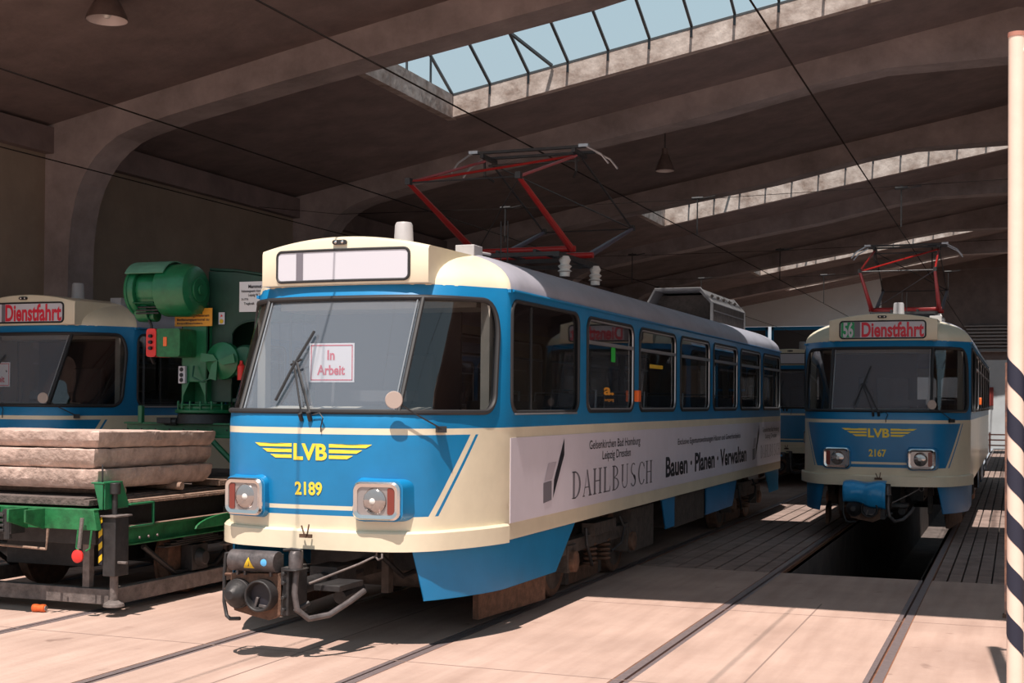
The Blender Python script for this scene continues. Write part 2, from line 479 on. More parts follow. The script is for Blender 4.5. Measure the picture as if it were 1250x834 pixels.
def dest_glass_mb():
    mb = MB()
    fy = lambda a: .415+.05*(a/.695)**2-.007
    mb.grid(lambda u, v: (-.545+1.09*u, fy(-.545+1.09*u), 2.637+.218*v), 16, 1); return mb
def dest_rim_mb():
    mb = MB(); P = densify(rrect(-.55, .55, 2.632, 2.86, .04, 5), .1)
    mb.tube([(a, .415+.05*(a/.695)**2-.004, c) for a, c in P], .011, 8, closed=True); return mb
def marker_lamp_mb():
    mb = MB()
    P = rrect(-.058, .058, 2.898, 2.932, .017, 5)
    mb.prism(P, lambda a, c, t: (a, .395+t*.03, c), 0)
    for x in (-.028, .028): mb.lathe((x, .397, 2.915), (x, .386, 2.915), [(0,.012),(.7,.011),(1,.006)], 10, 1)
    return mb
def bumper_mb():
    mb = MB(); R = []; n = 44; lim = s_of_y(1.0)
    for i in range(n+1):
        s = -lim+2*lim*i/n
        e = S(s, .75, .045); q = S(s, .75, .0)
        R.append([(e.x, e.y, .69), (e.x, e.y, .815), (e.x-(e.x-q.x)*.3, e.y-(e.y-q.y)*.3, .83), (q.x, q.y, .83), (q.x, q.y, .69)])
    mb.ring(R, 0); return mb
def front_gaskets_mb():
    mb = MB(); mb.tube([S(p[0], p[1], .004) for p in densify(HOLES[0], .06)], .02, 8, closed=True); return mb
def divider_mb(sg):
    mb = MB(); mb.tube([S(sg*C_DIV, ZW0+(ZW1-ZW0)*i/10, .004) for i in range(11)], .019, 8)
    mb.tube([S(sg*(C_DIV-.035), ZW0+(ZW1-ZW0)*i/10, .002) for i in range(11)], .006, 6, m=1); return mb
def ws_pane(a, b, ra, rb):
    return pane_mb(densify(rrect(a, b, ZW0, ZW1, (ra[0], rb[0], rb[1], ra[1]), 6), .1), -.008)
def headlight_mb(sg):
    """chrome bezel, proud of the front"""
    mb = MB(); x0, x1 = (.365, .705) if sg > 0 else (-.705, -.365)
    y = -.055
    oy = lambda a: y+.05*((abs(a)-.365)/.34)
    P0 = rrect(x0, x1, .915, 1.18, .055, 5); P1 = rrect(x0+.012, x1-.012, .927, 1.168, .05, 5); P2 = rrect(x0+.035, x1-.035, .95, 1.145, .035, 5); 
    mb.ring([[(a, oy(a)+.05, c) for a, c in P0], [(a, oy(a)+.01, c) for a, c in P0], [(a, oy(a)-.005, c) for a, c in P1], [(a, oy(a)+.004, c) for a, c in P2], [(a, oy(a)+.04, c) for a, c in P2]], 0, False, False)
    return mb
def headlight_house_mb(sg):
    mb = MB(); x0, x1 = (.355, .715) if sg > 0 else (-.715, -.355)
    P0 = rrect(x0, x1, .905, 1.19, .06, 5)
    def f(k, grow):
        R = []
        for a, c in P0:
            yy = -.02+.05*((abs(a)-.365)/.34)
            cx = (x0+x1)/2; cz = 1.045
            aa = cx+(a-cx)*(1+grow); cc = cz+(c-cz)*(1+grow*.9)
            R.append((aa+sg*grow*.12, yy*(1-k)+k*(.12 if abs(aa) < .6 else .42), cc+grow*.05))
        return R
    mb.ring([f(0, 0), f(.12, .02), f(.35, .10), f(.7, .22), f(1, .36)], 0)
    return mb
def headlens_mb(sg):
    mb = MB(); x0, x1 = (.40, .67) if sg > 0 else (-.67, -.40)
    oy = lambda a: -.04+.05*((abs(a)-.365)/.34)
    mb.prism(rrect(x0, x1, .95, 1.145, .03, 4), lambda a, c, t: (a, oy(a)+t*.012, c), 0)
    ro = (x1-.055, x1-.005) if sg > 0 else (x0+.005, x0+.055)
    mb.prism(rrect(ro[0], ro[1], .955, 1.14, .012, 3), lambda a, c, t: (a, oy(a)-.006+t*.012, c), 1)
    cx = (x0+x1)/2-sg*.022
    mb.lathe((cx, oy(cx)+.006, 1.047), (cx, oy(cx)-.022, 1.047), [(0,.094),(.4,.09),(.8,.06),(1,.0)], 24, 2)
    mb.lathe((cx, oy(cx)-.012, 1.047), (cx, oy(cx)-.026, 1.047), [(0,.03),(1,.016)], 12, 3)
    return mb
def skirt_mb(sg, kind):
    mb = MB()
    def strip(sa, sb, za, zb, n=14, zt=.705, off=-.03):
        F = []; 
        for t in (0, 1):
            F.append([S(sg*sa[0]+0, zt, off-t*.012) for _ in (0,)])
        def fn(u, v, o):
            s0 = sa[0]+(sa[1]-sa[0])*v; s1 = sb[0]+(sb[1]-sb[0])*v
            s = s0+(s1-s0)*u; zb_ = za+(zb-za)*u
            p = S(sg*s, 1.5, off-o); return (p.x*1.0, p.y, zt+(zb_-zt)*v)
        for o in (0, .012):
            mb.grid(lambda u, v, o=o: fn(u, v, o), n, 6)
        mb.tube([fn(i/n, 1, .006) for i in range(n+1)], .007, 5)
    if kind == 'front': strip((s_of_x(.74), s_of_x(.81)), (s_of_y(2.78), s_of_y(2.26)), .34, .325, 22)
    elif kind == 'mid': strip((s_of_y(7.95), s_of_y(7.95)), (s_of_y(9.9), s_of_y(9.6)), .36, .36, 12)
    elif kind == 'middle': strip((s_of_y(5.75), s_of_y(5.95)), (s_of_y(6.35), s_of_y(6.35)), .36, .36, 6)
    else: strip((s_of_y(12.1), s_of_y(12.5)), (s_of_y(13.6), s_of_y(13.4)), .36, .36, 8)
    return mb
def windowframe_mb(i, sg):
    a, b = S_WIN[i]; a, b = s_of_y(a), s_of_y(b)
    if sg < 0: a, b = -b, -a
    mb = MB(); P = densify(rrect(a, b, ZW0, 2.505 if i else 2.515, .11, 5), .3)
    mb.tube([S(p[0], p[1], .003) for p in P], .016, 8, closed=True)
    if i:
        Q = densify(rrect(a+.02, b-.02, ZW0+.02, 2.485, .09, 5), .3)
        mb.tube([S(p[0], p[1], .004) for p in Q], .010, 6, 1, closed=True)
        mb.tube([S(a+.02, 2.285, .0), S(b-.02, 2.285, .0)], .022, 4, 1)
    else:
        m_ = (a+b)/2-sg*.35
        mb.tube([S(m_, ZW0+.02, -.01), S(m_, 2.49, -.01)], .012, 4, 0)
        mb.tube([S(a+.06, ZW0-.012, .012), S(b-.06, ZW0-.012, .012)], .009, 6, 1)
    return mb
def bogie_parts(parent, yc):
    bg = part('bogie', 'bogiefr', bogie_mb, [grime, rust, black], parent, .004); bg.location = (0, yc, 0)
    for dy in (-.95, .95):
        for sx in (-1, 1):
            w = part('wheel', 'wheel%d' % sx, lambda sx=sx: wheel_mb(sx), [rust, grime, steelbright], bg)
            w.location = (0, dy, 0)
    return bg
def wheel_mb(sx):
    mb = MB(); x = sx*.76
    mb.lathe((x-sx*.07, 0, .335), (x+sx*.065, 0, .335), [(0,.336),(.18,.336),(.25,.325),(.9,.322),(1,.31)], 32, 0)
    mb.lathe((x+sx*.06, 0, .335), (x+sx*.068, 0, .335), [(0,.27),(1,.25)], 24, 1)
    mb.lathe((x+sx*.06, 0, .335), (x+sx*.13, 0, .335), [(0,.12),(.8,.11),(1,.07)], 18, 1)
    mb.cyl((x-sx*.07, 0, .335), (0, 0, .335), .07, None, 12, 1)
    return mb
def bogie_mb():
    mb = MB()
    for sx in (-1, 1):
        x = sx*.93
        mb.bb(x-.055, x+.055, -1.25, 1.25, .40, .52, 0)
        for dy in (-.95, .95):
            mb.bb(x-.07, x+.07, dy-.12, dy+.12, .24, .48, 0)
            mb.lathe((x+sx*.06, dy, .335), (x+sx*.12, dy, .335), [(0,.1),(.8,.095),(1,.05)], 16, 1)
        mb.bb(x-.04, x+.09, -.35, .35, .50, .62, 0)
        for dy in (-.22, .22):
            for k in range(5): mb.lathe((x+.0, dy, .22+k*.045), (x, dy, .25+k*.045), [(0,.06),(.5,.075),(1,.06)], 12, 1)
        mb.bb(sx*.76-.04, sx*.76+.04, -.5, .5, .05, .19, 1)     # track brake shoe
        mb.bb(sx*.76-.045, sx*.76+.045, -.56, -.46, .06, .32, 0); mb.bb(sx*.76-.045, sx*.76+.045, .46, .56, .06, .32, 0)
        mb.tube([(x+sx*.08, -.6, .6), (x+sx*.1, -.62, .45), (x+sx*.1, -.5, .3), (x+sx*.08, -.4, .24)], .018, 6, 2)
        mb.tube([(x+sx*.06, .55, .62), (x+sx*.1, .6, .5), (x+sx*.1, .5, .36), (x+sx*.06, .3, .3)], .015, 6, 2)
    mb.bb(-.9, .9, -.2, .2, .45, .64, 0)
    mb.cyl((-.5, -.55, .36), (.5, -.55, .36), .17, None, 16, 2); mb.cyl((-.5, .55, .36), (.5, .55, .36), .17, None, 16, 2)
    return mb
def underframe_mb():
    mb = MB()
    mb.bb(-.95, .95, .75, 13.6, .66, .86, 0)
    for sx in (-1, 1):
        mb.bb(sx*.88-.1, sx*.88+.13, 4.75, 5.65, .22, .66, 1)
        mb.bb(sx*.85-.2, sx*.85+.2, 6.36, 7.94, .33, .70, 1)
        mb.bb(sx*.8-.2, sx*.8+.2, 8.3, 9.3, .34, .66, 1)
    mb.bb(-.5, .5, .9, 2.2, .45, .66, 0); mb.bb(-.08, .08, .55, 1.4, .42, .52, 1)
    mb.tube([(-.4,.5,.62),(-.42,.7,.45),(-.3,1.0,.4)], .02, 6, 0); mb.tube([(.3,.5,.62),(.35,.8,.42),(.5,1.1,.5)], .02, 6, 0)
    mb.cyl((-.35, 1.2, .42), (.35, 1.2, .42), .14, None, 14, 1)
    for x in (-.55, .25, .6): mb.bb(x-.03, x+.03, .7, .78, .3, .7, 1)
    return mb
def guard_mb(sx):
    mb = MB()
    if 1:
        mb.box((sx*.86, 1.75, .19), (.05, 1.2, .24), (0, 0, -sx*.10), 0)
    return mb
def coupler_mb():
    mb = MB()
    mb.cyl((-.31, -.50, .655), (.05, -.50, .655), .072, None, 24, 4)
    mb.bb(-.30, .04, -.49, -.41, .58, .70, 0)
    for x in (-.26, -.20, .0): mb.bb(x-.008, x+.008, -.52, -.46, .555, .60, 4)
    P = [(-.32,.56),(.05,.58),(.09,.50),(.07,.30),(-.02,.26),(-.14,.28),(-.29,.31),(-.33,.40)]
    mb.prism(P, lambda a, c, t: (a, -.50+t*.10, c), 1)
    for k, x in enumerate((-.25, -.055)):
        if k == 0: mb.lathe((x, -.47, .43), (x, -.535, .43), [(0,.105),(1,.1)], 24, 0)
        if k == 0: mb.lathe((x, -.53, .43), (x, -.63, .43), [(0,.095),(.3,.085),(.8,.05),(1,.03)], 24, 0)
        else:
            mb.ring([[(x+r*math.cos(q*PI/14), y, .43+r*math.sin(q*PI/14)) for q in range(28)] for y, r in ((-.50,.108),(-.585,.106),(-.590,.098),(-.585,.090),(-.538,.080))], 0, False, False)
            mb.ring([[(x+.085*math.cos(q*PI/14), -.538, .43+.085*math.sin(q*PI/14)) for q in range(28)], [(x+.02*math.cos(q*PI/14), -.5375, .43+.02*math.sin(q*PI/14)) for q in range(28)]], 2, False, True)
            mb.box((x-.03, -.548, .385), (.02, .02, .07), (0,.3,0), 4); mb.box((x+.02, -.548, .36), (.06, .02, .02), (0,.1,0), 4)
    mb.bb(.07, .13, -.50, -.25, .30, .62, 0)
    for z in (.34,.42,.52,.58): mb.cyl((.10,-.53,z),(.10,-.49,z), .014, None, 8, 0)
    mb.ring([[(.15+.045*math.cos(q*PI/8), y+.0, z+.045*math.sin(q*PI/8)*0) if 0 else (.15+.045*math.cos(q*PI/8), -.44+.06*math.sin(q*PI/8), z) for q in range(16)] for z, y in ((.60,0),(.70,0))]+[[(.15+.040*math.cos(q*PI/8), -.43+.05*math.sin(q*PI/8), .73) for q in range(16)]], 4); mb.tube([(.06,-.45,.73),(.12,-.45,.74),(.19,-.44,.735)], .012, 6, 0)
    mb.bb(.10, .20, -.52, -.35, .60, .61, 0)
    mb.tube([(.16,-.45,.6),(.16,-.47,.45),(.18,-.47,.34),(.24,-.42,.275),(.33,-.3,.29),(.40,-.15,.36),(.44,0,.42)], .022, 8, 4)
    mb.tube([(.02,-.44,.33),(.12,-.42,.32),(.2,-.34,.37)], .018, 6, 0)
    mb.tube([(-.32,-.45,.70),(-.38,-.47,.69),(-.385,-.48,.55),(-.385,-.48,.36),(-.35,-.5,.27),(-.31,-.52,.255),(-.22,-.54,.265)], .014, 6, 0)
    for z in (.55, .45): mb.cyl((-.385,-.48,z), (-.31,-.48,z), .012, None, 6, 1)
    mb.tube([(.20,-.35,.50),(.42,-.04,.61),(.50,.06,.66),(.505,.06,.71)], .009, 6, 3)
    mb.tube([(.50,.05,.655),(.53,.03,.635),(.56,.03,.65),(.555,.04,.68)], .008, 6, 3)
    mb.cyl((.05, -.40, .45), (.02, 1.0, .47), .055, None, 12, 0); mb.box((.03, .3, .47), (.22, .3, .16), (0,0,0), 0)
    mb.bb(.18, .38, -.25, .1, .44, .48, 0); mb.cyl((.3,-.1,.38),(.3,.2,.4), .05, None, 10, 0)
    return mb
def coupler_marks_mb(which):
    mb = MB()
    def f(a, c, d=0): return (a, -.50-math.sqrt(max(.0735**2-(c-.655)**2, 0))-d, c)
    n = 8
    for i in range(n if which == 0 else 0):
        z0 = .612+.075*i/n; z1 = .612+.075*(i+1)/n; h0 = .042*(1-i/n); h1 = .042*(1-(i+1)/n)
        put_poly(mb, [(-.14-h0,z0),(-.14+h0,z0),(-.14+h1,z1),(-.14-h1,z1)], f, 0)
    for i in range(10 if which else 0):
        z0 = .63+.05*i/10; z1 = .63+.05*(i+1)/10; w = lambda z: .024*math.sqrt(max(0,1-((z-.655)/.025)**2))
        put_poly(mb, [(-.02-w(z0),z0),(-.02+w(z0),z0),(-.02+w(z1),z1),(-.02-w(z1),z1)], f, 1)
    if not which: put_poly(mb, [(-.145,.625),(-.137,.625),(-.133,.645),(-.14,.662)], lambda a, c: f(a, c, .001), 2)
    return mb
def tow_pin_mb():
    mb = MB()
    mb.tube([(-.03,-.06,.86),(-.005,-.065,.80),(.02,-.065,.80),(.03,-.06,.87)], .006, 6)
    mb.bb(-.045, .05, -.065, -.045, .775, .80); mb.cyl((0,-.075,.79),(0,-.05,.79), .014, None, 10)
    return mb
def wiper_mb():
    mb = MB()
    b1 = S(.0, 1.645, .02); b2 = S(-.07, 1.645, .02)
    c = S(-.20, 2.02, .05); c2 = S(-.235, 2.03, .045)
    mb.tube([b1, c], .010, 6); mb.tube([b2, c2], .007, 6)
    mb.cyl(S(.0,1.60,.0), S(.0,1.66,.05), .018, None, 8); mb.cyl(S(-.07,1.60,.0), S(-.07,1.65,.045), .016, None, 8)
    t = S(-.13, 2.25, .03); d = S(-.31, 1.74, .03)
    mb.tube([t, (t+d)/2+Vector((0,-.02,0)), d], .011, 6)
    mb.tube([c+Vector((-.05,0,-.02)), c+Vector((.04,0,.02))], .008, 6)
    mb.tube([S(.02,1.64,.02), S(.08,1.655,.03), S(.115,1.62,.03), S(.09,1.56,.012), S(.09,1.52,.01)], .005, 5)
    return mb
def mirror_mb():
    mb = MB()
    b = S(s_of_x(.86), 1.545, .0); b2 = S(s_of_x(.86), 1.545, .05)
    mb.box((b+b2)/2, (.07, .06, .045), (0,0,.7), 0)
    c = S(s_of_x(.605), 1.75, .13)
    mb.tube([b2, (b2+c)/2+Vector((0,-.03,.0)), c], .006, 6, 0)
    mb.lathe(c+Vector((0,.0,0)), c+Vector((.01,-.022,0)), [(0,.045),(.5,.062),(1,.058)], 22, 1)
    return mb
def indicator_mb(sg):
    mb = MB(); mb.bb(min(sg*1.10, sg*1.155), max(sg*1.10, sg*1.155), 4.50, 4.60, 1.755, 1.87); return mb
def roof_cyl_mb():
    mb = MB(); mb.lathe((.15, 1.18, 2.86), (.15, 1.18, 3.155), [(0,.085),(.93,.07),(1,.06)], 22, 0); mb.lathe((.15, 1.18, 2.90), (.15, 1.18, 2.925), [(0,.09),(1,.088)], 22, 0); return mb
def roof_box_mb():
    mb = MB(); mb.bb(.55, .71, 1.28, 1.46, 2.84, 2.975, 0); mb.tube([(.68,1.46,2.93),(.72,1.6,2.93)], .012, 6); return mb
def resistor_mb():
    mb = MB(); y0, y1 = 10.6, 13.0
    P = [(-.55,2.95),(-.55,3.22),(-.38,3.42),(.38,3.42),(.55,3.22),(.55,2.90),(-.55,2.90)]
    P = [(-.42,3.20),(-.30,3.42),(.38,3.42),(.55,3.22)]
    for y in (y0, y1):   # end frames
        Q = [(-.42,2.93)]+P+[(.55,2.93)]
        mb.tube([(a, y, c) for a, c in Q], .022, 4, 0)
    mb.prism([(-.41,3.2),(-.29,3.39),(-.29,3.41),(-.43,3.2)], lambda a,c,t:(a,y0+(y1-y0)*t,c), 0)
    mb.prism([(.53,3.2),(.36,3.39),(.38,3.42),(.56,3.22)], lambda a,c,t:(a,y0+(y1-y0)*t,c), 0)
    mb.bb(-.30, .37, y0, y1, 3.395, 3.42, 0)
    for q in (-.42, .54): mb.bb(q-.012, q+.012, y0, y1, 2.93, 3.21, 1)
    for k in range(5):
        y = y0+.3+k*.42; mb.cyl((.47,y,3.31),(.50,y,3.345), .022, None, 8, 1)
    for k in range(6): mb.bb(-.38, .45, y0+.45+k*.36, y0+.5+k*.36, 2.95, 3.36, 1)
    mb.tube([(.57,y0+.1,3.1),(.57,y1-.1,3.1)], .01, 4, 0)
    return mb
def interior_mb():
    mb = MB()
    mb.bb(-1.05, 1.05, 1.15, 13.2, .86, .90, 0); mb.bb(-.8, .8, .5, 1.15, .86, .90, 0)
    mb.bb(-1.02, .35, 1.86, 1.90, .9, 2.52, 1); mb.bb(.35, .98, 2.0, 2.03, .9, 1.75, 1)
    # driver's desk
    P = [(.22,1.60),(.26,1.66),(.62,1.70),(.70,1.60),(.60,.92),(.24,.92)]
    mb.prism(P, lambda a, c, t: (-.66+1.32*t, a, c), 2)
    mb.bb(.1, .55, .42, .62, 1.74, 1.82, 1); mb.tube([(-.1,.5,1.7),(-.12,.55,1.86),(-.15,.6,1.95)], .012, 6, 1)
    mb.tube([(1.0,1.35,.9),(1.0,1.35,2.5)], .015, 6, 3)
    mb.bb(-.85, .85, 1.0, 1.5, 2.46, 2.52, 2)
    for sx in (-1, 1): mb.bb(min(sx*.93,sx*1.0), max(sx*.93,sx*1.0), .90, .98, 1.62, 2.5, 2)
    mb.box((-.27,.45,2.0), (.07,.08,.22), (.2,0,.2), 1); mb.tube([(-.27,.42,2.1),(-.2,.36,2.12),(-.16,.33,2.05)], .01, 5, 1); mb.tube([(-.3,.45,1.9),(-.38,.5,1.75),(-.36,.55,1.66)], .012, 5, 1)
    return mb
def seat_mb():
    mb = MB()
    mb.box((0,0,1.3), (.42,.42,.05), (.05,0,0)); mb.box((0,.22,1.55), (.42,.05,.55), (-.12,0,0))
    mb.tube([(-.22,.2,1.3),(-.22,.26,1.86),(.22,.26,1.86),(.22,.2,1.3)], .014, 6, 1)
    mb.cyl((0,0,.9),(0,0,1.28), .04, None, 8, 1); return mb
def driver_seat_mb():
    mb = MB(); mb.box((.05,1.25,1.38), (.46,.46,.09)); mb.box((.05,1.50,1.75), (.44,.09,.75), (-.1,0,0)); mb.cyl((.05,1.25,.9),(.05,1.25,1.35), .08, None, 10, 1); return mb

def panto(parent, name='pantograph'):
    yc = 4.55
    def base():
        mb = MB()
        for sx in (-1,1): mb.bb(sx*.48-.03, sx*.48+.03, yc-.65, yc+.65, 3.17, 3.22)
        for dy in (-.62,0,.62): mb.bb(-.5,.5, yc+dy-.03, yc+dy+.03, 3.18,3.22)
        for sx in (-1,1): mb.tube([(sx*.2,yc-.5,3.25),(sx*.2,yc+.5,3.25)], .02, 6)
        for dx in (0, .07): mb.tube([(.0+dx,yc-.9,2.98),(.0+dx,yc-.9,3.5)], .007, 5)
        mb.box((.04,yc-.9,3.03),(.16,.14,.1))
        return mb
    pb = part(name, 'panbase', base, [black], parent)
    def ins():
        mb = MB()
        mb.lathe((0,0,0),(0,0,.2), [(0,.05),(.2,.05),(.25,.075),(.35,.045),(.5,.07),(.6,.042),(.8,.06),(1,.04)], 14); return mb
    for sx in (-1,1):
        for dy in (-.5,.5):
            o = part('insulator', 'panins', ins, [porc], pb); o.location = (sx*.52, yc+dy, 2.985)
    def shaft():
        mb = MB()
        for dy in (-.3,.3): mb.cyl((-.56,yc+dy,3.28),(.56,yc+dy,3.28), .032, None, 12)
        return mb
    part('shaft', 'panshaft', shaft, [panred], pb)
    for sx in (-1,1):
        for q in (-1, 1):
            part('lower_arm', 'panlow%d%d' % (sx, q), lambda: MB().tube([(sx*.52,yc+q*.3,3.28),(sx*.54,yc+q*1.85,3.75)], [.036,.022], 8), [panred if q < 0 else mat('arm_grey', (.06,.045,.07), .5)], pb)
        part('upper_arm', 'panup%d' % sx, lambda: MB().tube([(sx*.54,yc-1.85,3.75),(sx*.5,yc-.1,4.25)], .015, 7), [panred], pb)
        part('rear_arm', 'panrear%d' % sx, lambda: MB().tube([(sx*.54,yc+1.85,3.75),(sx*.5,yc+.1,4.25)], .011, 6), [black], pb)
    part('brace', 'panbrace', lambda: MB().tube([(-.52,yc-1.82,3.76),(.48,yc-.15,4.24)], .013, 7), [panred], pb)
    def up2():
        mb = MB()
        for sx in (-1,1):
            mb.box((sx*.54,yc-1.85,3.76),(.05,.06,.06)); mb.box((sx*.54,yc+1.85,3.76),(.05,.06,.06))
        mb.tube([(-.54,yc+1.85,3.75),(.54,yc+1.85,3.75)], .008, 5); mb.tube([(-.54,yc-1.85,3.75),(.54,yc-1.85,3.75)], .008, 5)
        mb.tube([(.52,yc+1.82,3.76),(-.48,yc+.15,4.24)], .008, 5)
        mb.tube([(-.5,yc-.3,3.28),(.52,yc-1.8,3.74)], .006, 5)
        return mb
    part('tie_rods', 'panup2', up2, [black], pb, label='thin black tie rods and joints')
    def head():
        mb = MB()
        for dy in (-.16,.16):
            mb.tube([(-.86,yc+dy,4.14),(-.78,yc+dy,4.24),(-.62,yc+dy,4.33)], .011, 6, 1)
            mb.tube([(.86,yc+dy,4.14),(.78,yc+dy,4.24),(.62,yc+dy,4.33)], .011, 6, 1)
            mb.bb(-.62,.62,yc+dy-.025,yc+dy+.025,4.315,4.34,0)
        for sx in (-1,1):
            mb.bb(sx*.5-.02,sx*.5+.02,yc-.2,yc+.2,4.27,4.31,0); mb.bb(sx*.6-.05,sx*.6+.05,yc-.19,yc-.12,4.32,4.35,1)
            mb.tube([(sx*.5,yc-.12,4.25),(sx*.5,yc-.1,4.1),(sx*.44,yc,4.05)], .014, 5, 0)
        mb.tube([(-.5,yc,4.22),(.5,yc,4.22)], .012, 6, 0)
        return mb
    part('collector_head', 'panhead', head, [black, alu], pb)
    return pb

def front_logo_mb(num):
    mb = MB(); fn = lambda a, c: S(a, c, .004)
    for k, (z0, z1) in enumerate(((1.412,1.437),(1.372,1.397),(1.332,1.357))):
        o = .50-.075*k
        for sg in (-1, 1):
            P = [(sg*.15,z0),(sg*.15,z1),(sg*(.475-.07*k),z1),(sg*(.475-.07*k-.045),z0)]
            mb_p = densify(P, .08); put_poly(mb, mb_p, fn)
    put_text(mb, 'LVB', -.135, .135, 1.325, 1.437, fn, 0, .035)
    nb = MB(); put_text(nb, num, -.125, .095, 1.075, 1.165, fn, 0, .03)
    return mb, nb

def make_tram(nose, label, num, dest, line, green_line, ad=False, pan=True, group='blue and cream trams in the depot'):
    r = empty('tram', nose, label, 'tram', group)
    b = link('body', body_mesh(), r)
    so = b.modifiers.new('Solidify', 'SOLIDIFY'); so.thickness = .035; so.offset = -1; so.material_offset = 2; so.material_offset_rim = 3; so.use_even_offset = False; es = b.modifiers.new('EdgeSplit', 'EDGE_SPLIT'); es.split_angle = math.radians(32)
    part('roof', 'roof', roof_mb, [cream, roofgrey], r, 0, 50)
    part('gutter', 'gutter', gutter_mb, [blue], r)
    db = part('destination_box', 'dbox', dest_box_mb, [cream], r)
    dg = part('destination_sign', 'dglass'+('w' if not dest else 'w'), dest_glass_mb, [white], db)
    part('sign_rim', 'drim', dest_rim_mb, [rubber], db)
    mb = MB(); fy = lambda a, c: (a, .415+.05*(a/.695)**2-.0105, c)
    if dest:
        if green_line: put_poly(mb, [(-.535,2.645),(-.36,2.645),(-.36,2.848),(-.535,2.848)], lambda a, c: (a, fy(a,c)[1]+.0015, c), 2); put_poly(mb, [(-.36,2.645),(-.285,2.645),(-.285,2.848),(-.36,2.848)], lambda a, c: (a, fy(a,c)[1]+.0015, c), 0)
        else: put_poly(mb, [(-.325,2.642),(-.27,2.642),(-.27,2.85),(-.325,2.85)], lambda a, c: (a, fy(a,c)[1]+.0015, c), 0)
        put_text(mb, line, -.51 if green_line else -.47, -.375 if green_line else -.35, 2.655, 2.845, fy, 3 if green_line else 1, .03)
        put_text(mb, dest, -.265, .53, 2.655, 2.845, fy, 1, .03)
    else:
        put_poly(mb, [(-.375,2.64),(-.315,2.64),(-.315,2.852),(-.375,2.852)], fy, 0)
    mb.build('sign_lettering', [inkgrey, redink, greenink, white], dg, ang=0)
    part('marker_lamp', 'mlamp', marker_lamp_mb, [rubber, chrome], db)
    part('bumper', 'bumper', bumper_mb, [cream], r)
    g = part('windscreen', 'ws', lambda: ws_pane(-C_DIV, C_DIV, (.01,.01), (.01,.01)), [wsglass], r)
    part('windscreen_seal', 'wseal', front_gaskets_mb, [rubber], g)
    for sg in (-1, 1):
        c = part('corner_pane', 'cp%d' % sg, (lambda: ws_pane(C_DIV, C_WS, (.01,.01), (.13,.27))) if sg > 0 else (lambda: ws_pane(-C_WS, -C_DIV, (.13,.27), (.01,.01))), [wglass], r)
        part('pillar', 'div%d' % sg, lambda: divider_mb(sg), [rubber, alu], c)
        h = part('headlight', 'hl%d' % sg, lambda: headlight_mb(sg), [chrome], r)
        part('headlight_housing', 'hh%d' % sg, lambda: headlight_house_mb(sg), [blue], h, 0, 60)
        part('lens', 'ln%d' % sg, lambda: headlens_mb(sg), [mat('lens_grey', (.35,.33,.33), .2, .5), mat('tail_red', (.20,.04,.03), .2), mat('lens_glass', (.42,.39,.38), .1, .8), porc], h, 0, 60)
        for k in ('front', 'mid', 'middle', 'rear'):
            part('skirt', 'sk%s%d' % (k, sg), lambda k=k: skirt_mb(sg, k), [blue], r)
        for i in range(7):
            w = part('side_window', 'sw%d%d' % (i, sg), lambda i=i: windowframe_mb(i, sg), [rubber, alu], r)
            a, bb_ = S_WIN[i]; a, bb_ = s_of_y(a), s_of_y(bb_)
            if sg < 0: a, bb_ = -bb_, -a
            part('pane', 'sp%d%d' % (i, sg), lambda a=a, b=bb_: pane_mb(rrect(a, b, ZW0, 2.505, .11, 5)), [wglass], w, 0, 0)
        part('indicator', 'ind%d' % sg, lambda: indicator_mb(sg), [orange], r, .008)
        for k in range(6):
            s = part('seat', 'seat', seat_mb, [seatm, alu], r); s.location = (sg*.72, 3.5+1.742*k, 0)
    for yc in (3.85, 10.9): bogie_parts(r, yc)
    part('underframe', 'under', underframe_mb, [black, grime], r)
    for sg in (-1, 1): part('wheel_guard', 'guard%d' % sg, lambda: guard_mb(sg), [rust], r)
    cp = part('coupler', 'coup', coupler_mb, [black, rust, ink, steelgrey, mat('worn_steel', (.12,.105,.105), .45, .3, var=.45, vscale=14, bump=.2)], r, .003)
    part('warning_triangle', 'coupm0', lambda: coupler_marks_mb(0), [yellowp, mat('sticker_blue', (.1,.4,.75), .4), ink], cp, 0, 0); part('blue_dot', 'coupm1', lambda: coupler_marks_mb(1), [yellowp, mat('sticker_blue', (.1,.4,.75), .4), ink], cp, 0, 0)
    part('tow_pin', 'tow', tow_pin_mb, [rust], r)
    part('wiper', 'wiper', wiper_mb, [rubber], r)
    part('mirror', 'mirror', mirror_mb, [rubber, mat('mirror_back', (.42,.34,.30), .35)], r)
    part('roof_vent', 'rcyl', roof_cyl_mb, [greypaint], r)
    part('antenna_box', 'rbox', roof_box_mb, [greypaint], r, .006)
    part('resistor_housing', 'resi', resistor_mb, [framegrey, grime], r)
    part('interior', 'inter', interior_mb, [seatm, innerdark, inner, alu], r)
    part('driver_seat', 'dseat', driver_seat_mb, [innerdark, grime], r, .02)
    if pan: panto(r)
    if num:
        la, nb_ = front_logo_mb(num)
        la.build('winged_emblem', [yellow], r, ang=0, label='yellow winged LVB emblem'); nb_.build('fleet_number', [yellow], r, ang=0, label='yellow fleet number '+num)
    if ad:
        X = 1.1+.004
        p = MB().bb(1.1, X, 1.09, 13.28, .824, 1.47).build('advertising_panel', [advert], r)
        mb = MB(); fn = lambda a, c: (X+.002, a, c)
        def logo(o):
            put_poly(mb, [(o+0,.925),(o+.2,.94),(o+.2,1.10),(o,1.09)], fn, 1)
            put_poly(mb, [(o+.02,1.10),(o+.21,1.11),(o+.32,1.25),(o+.12,1.245)], fn, 2)
            put_poly(mb, [(o+.235,.95),(o+.26,1.10),(o+.52,1.44),(o+.52,1.30)], fn, 0)
        AM = [ink, inkgrey, inklight]
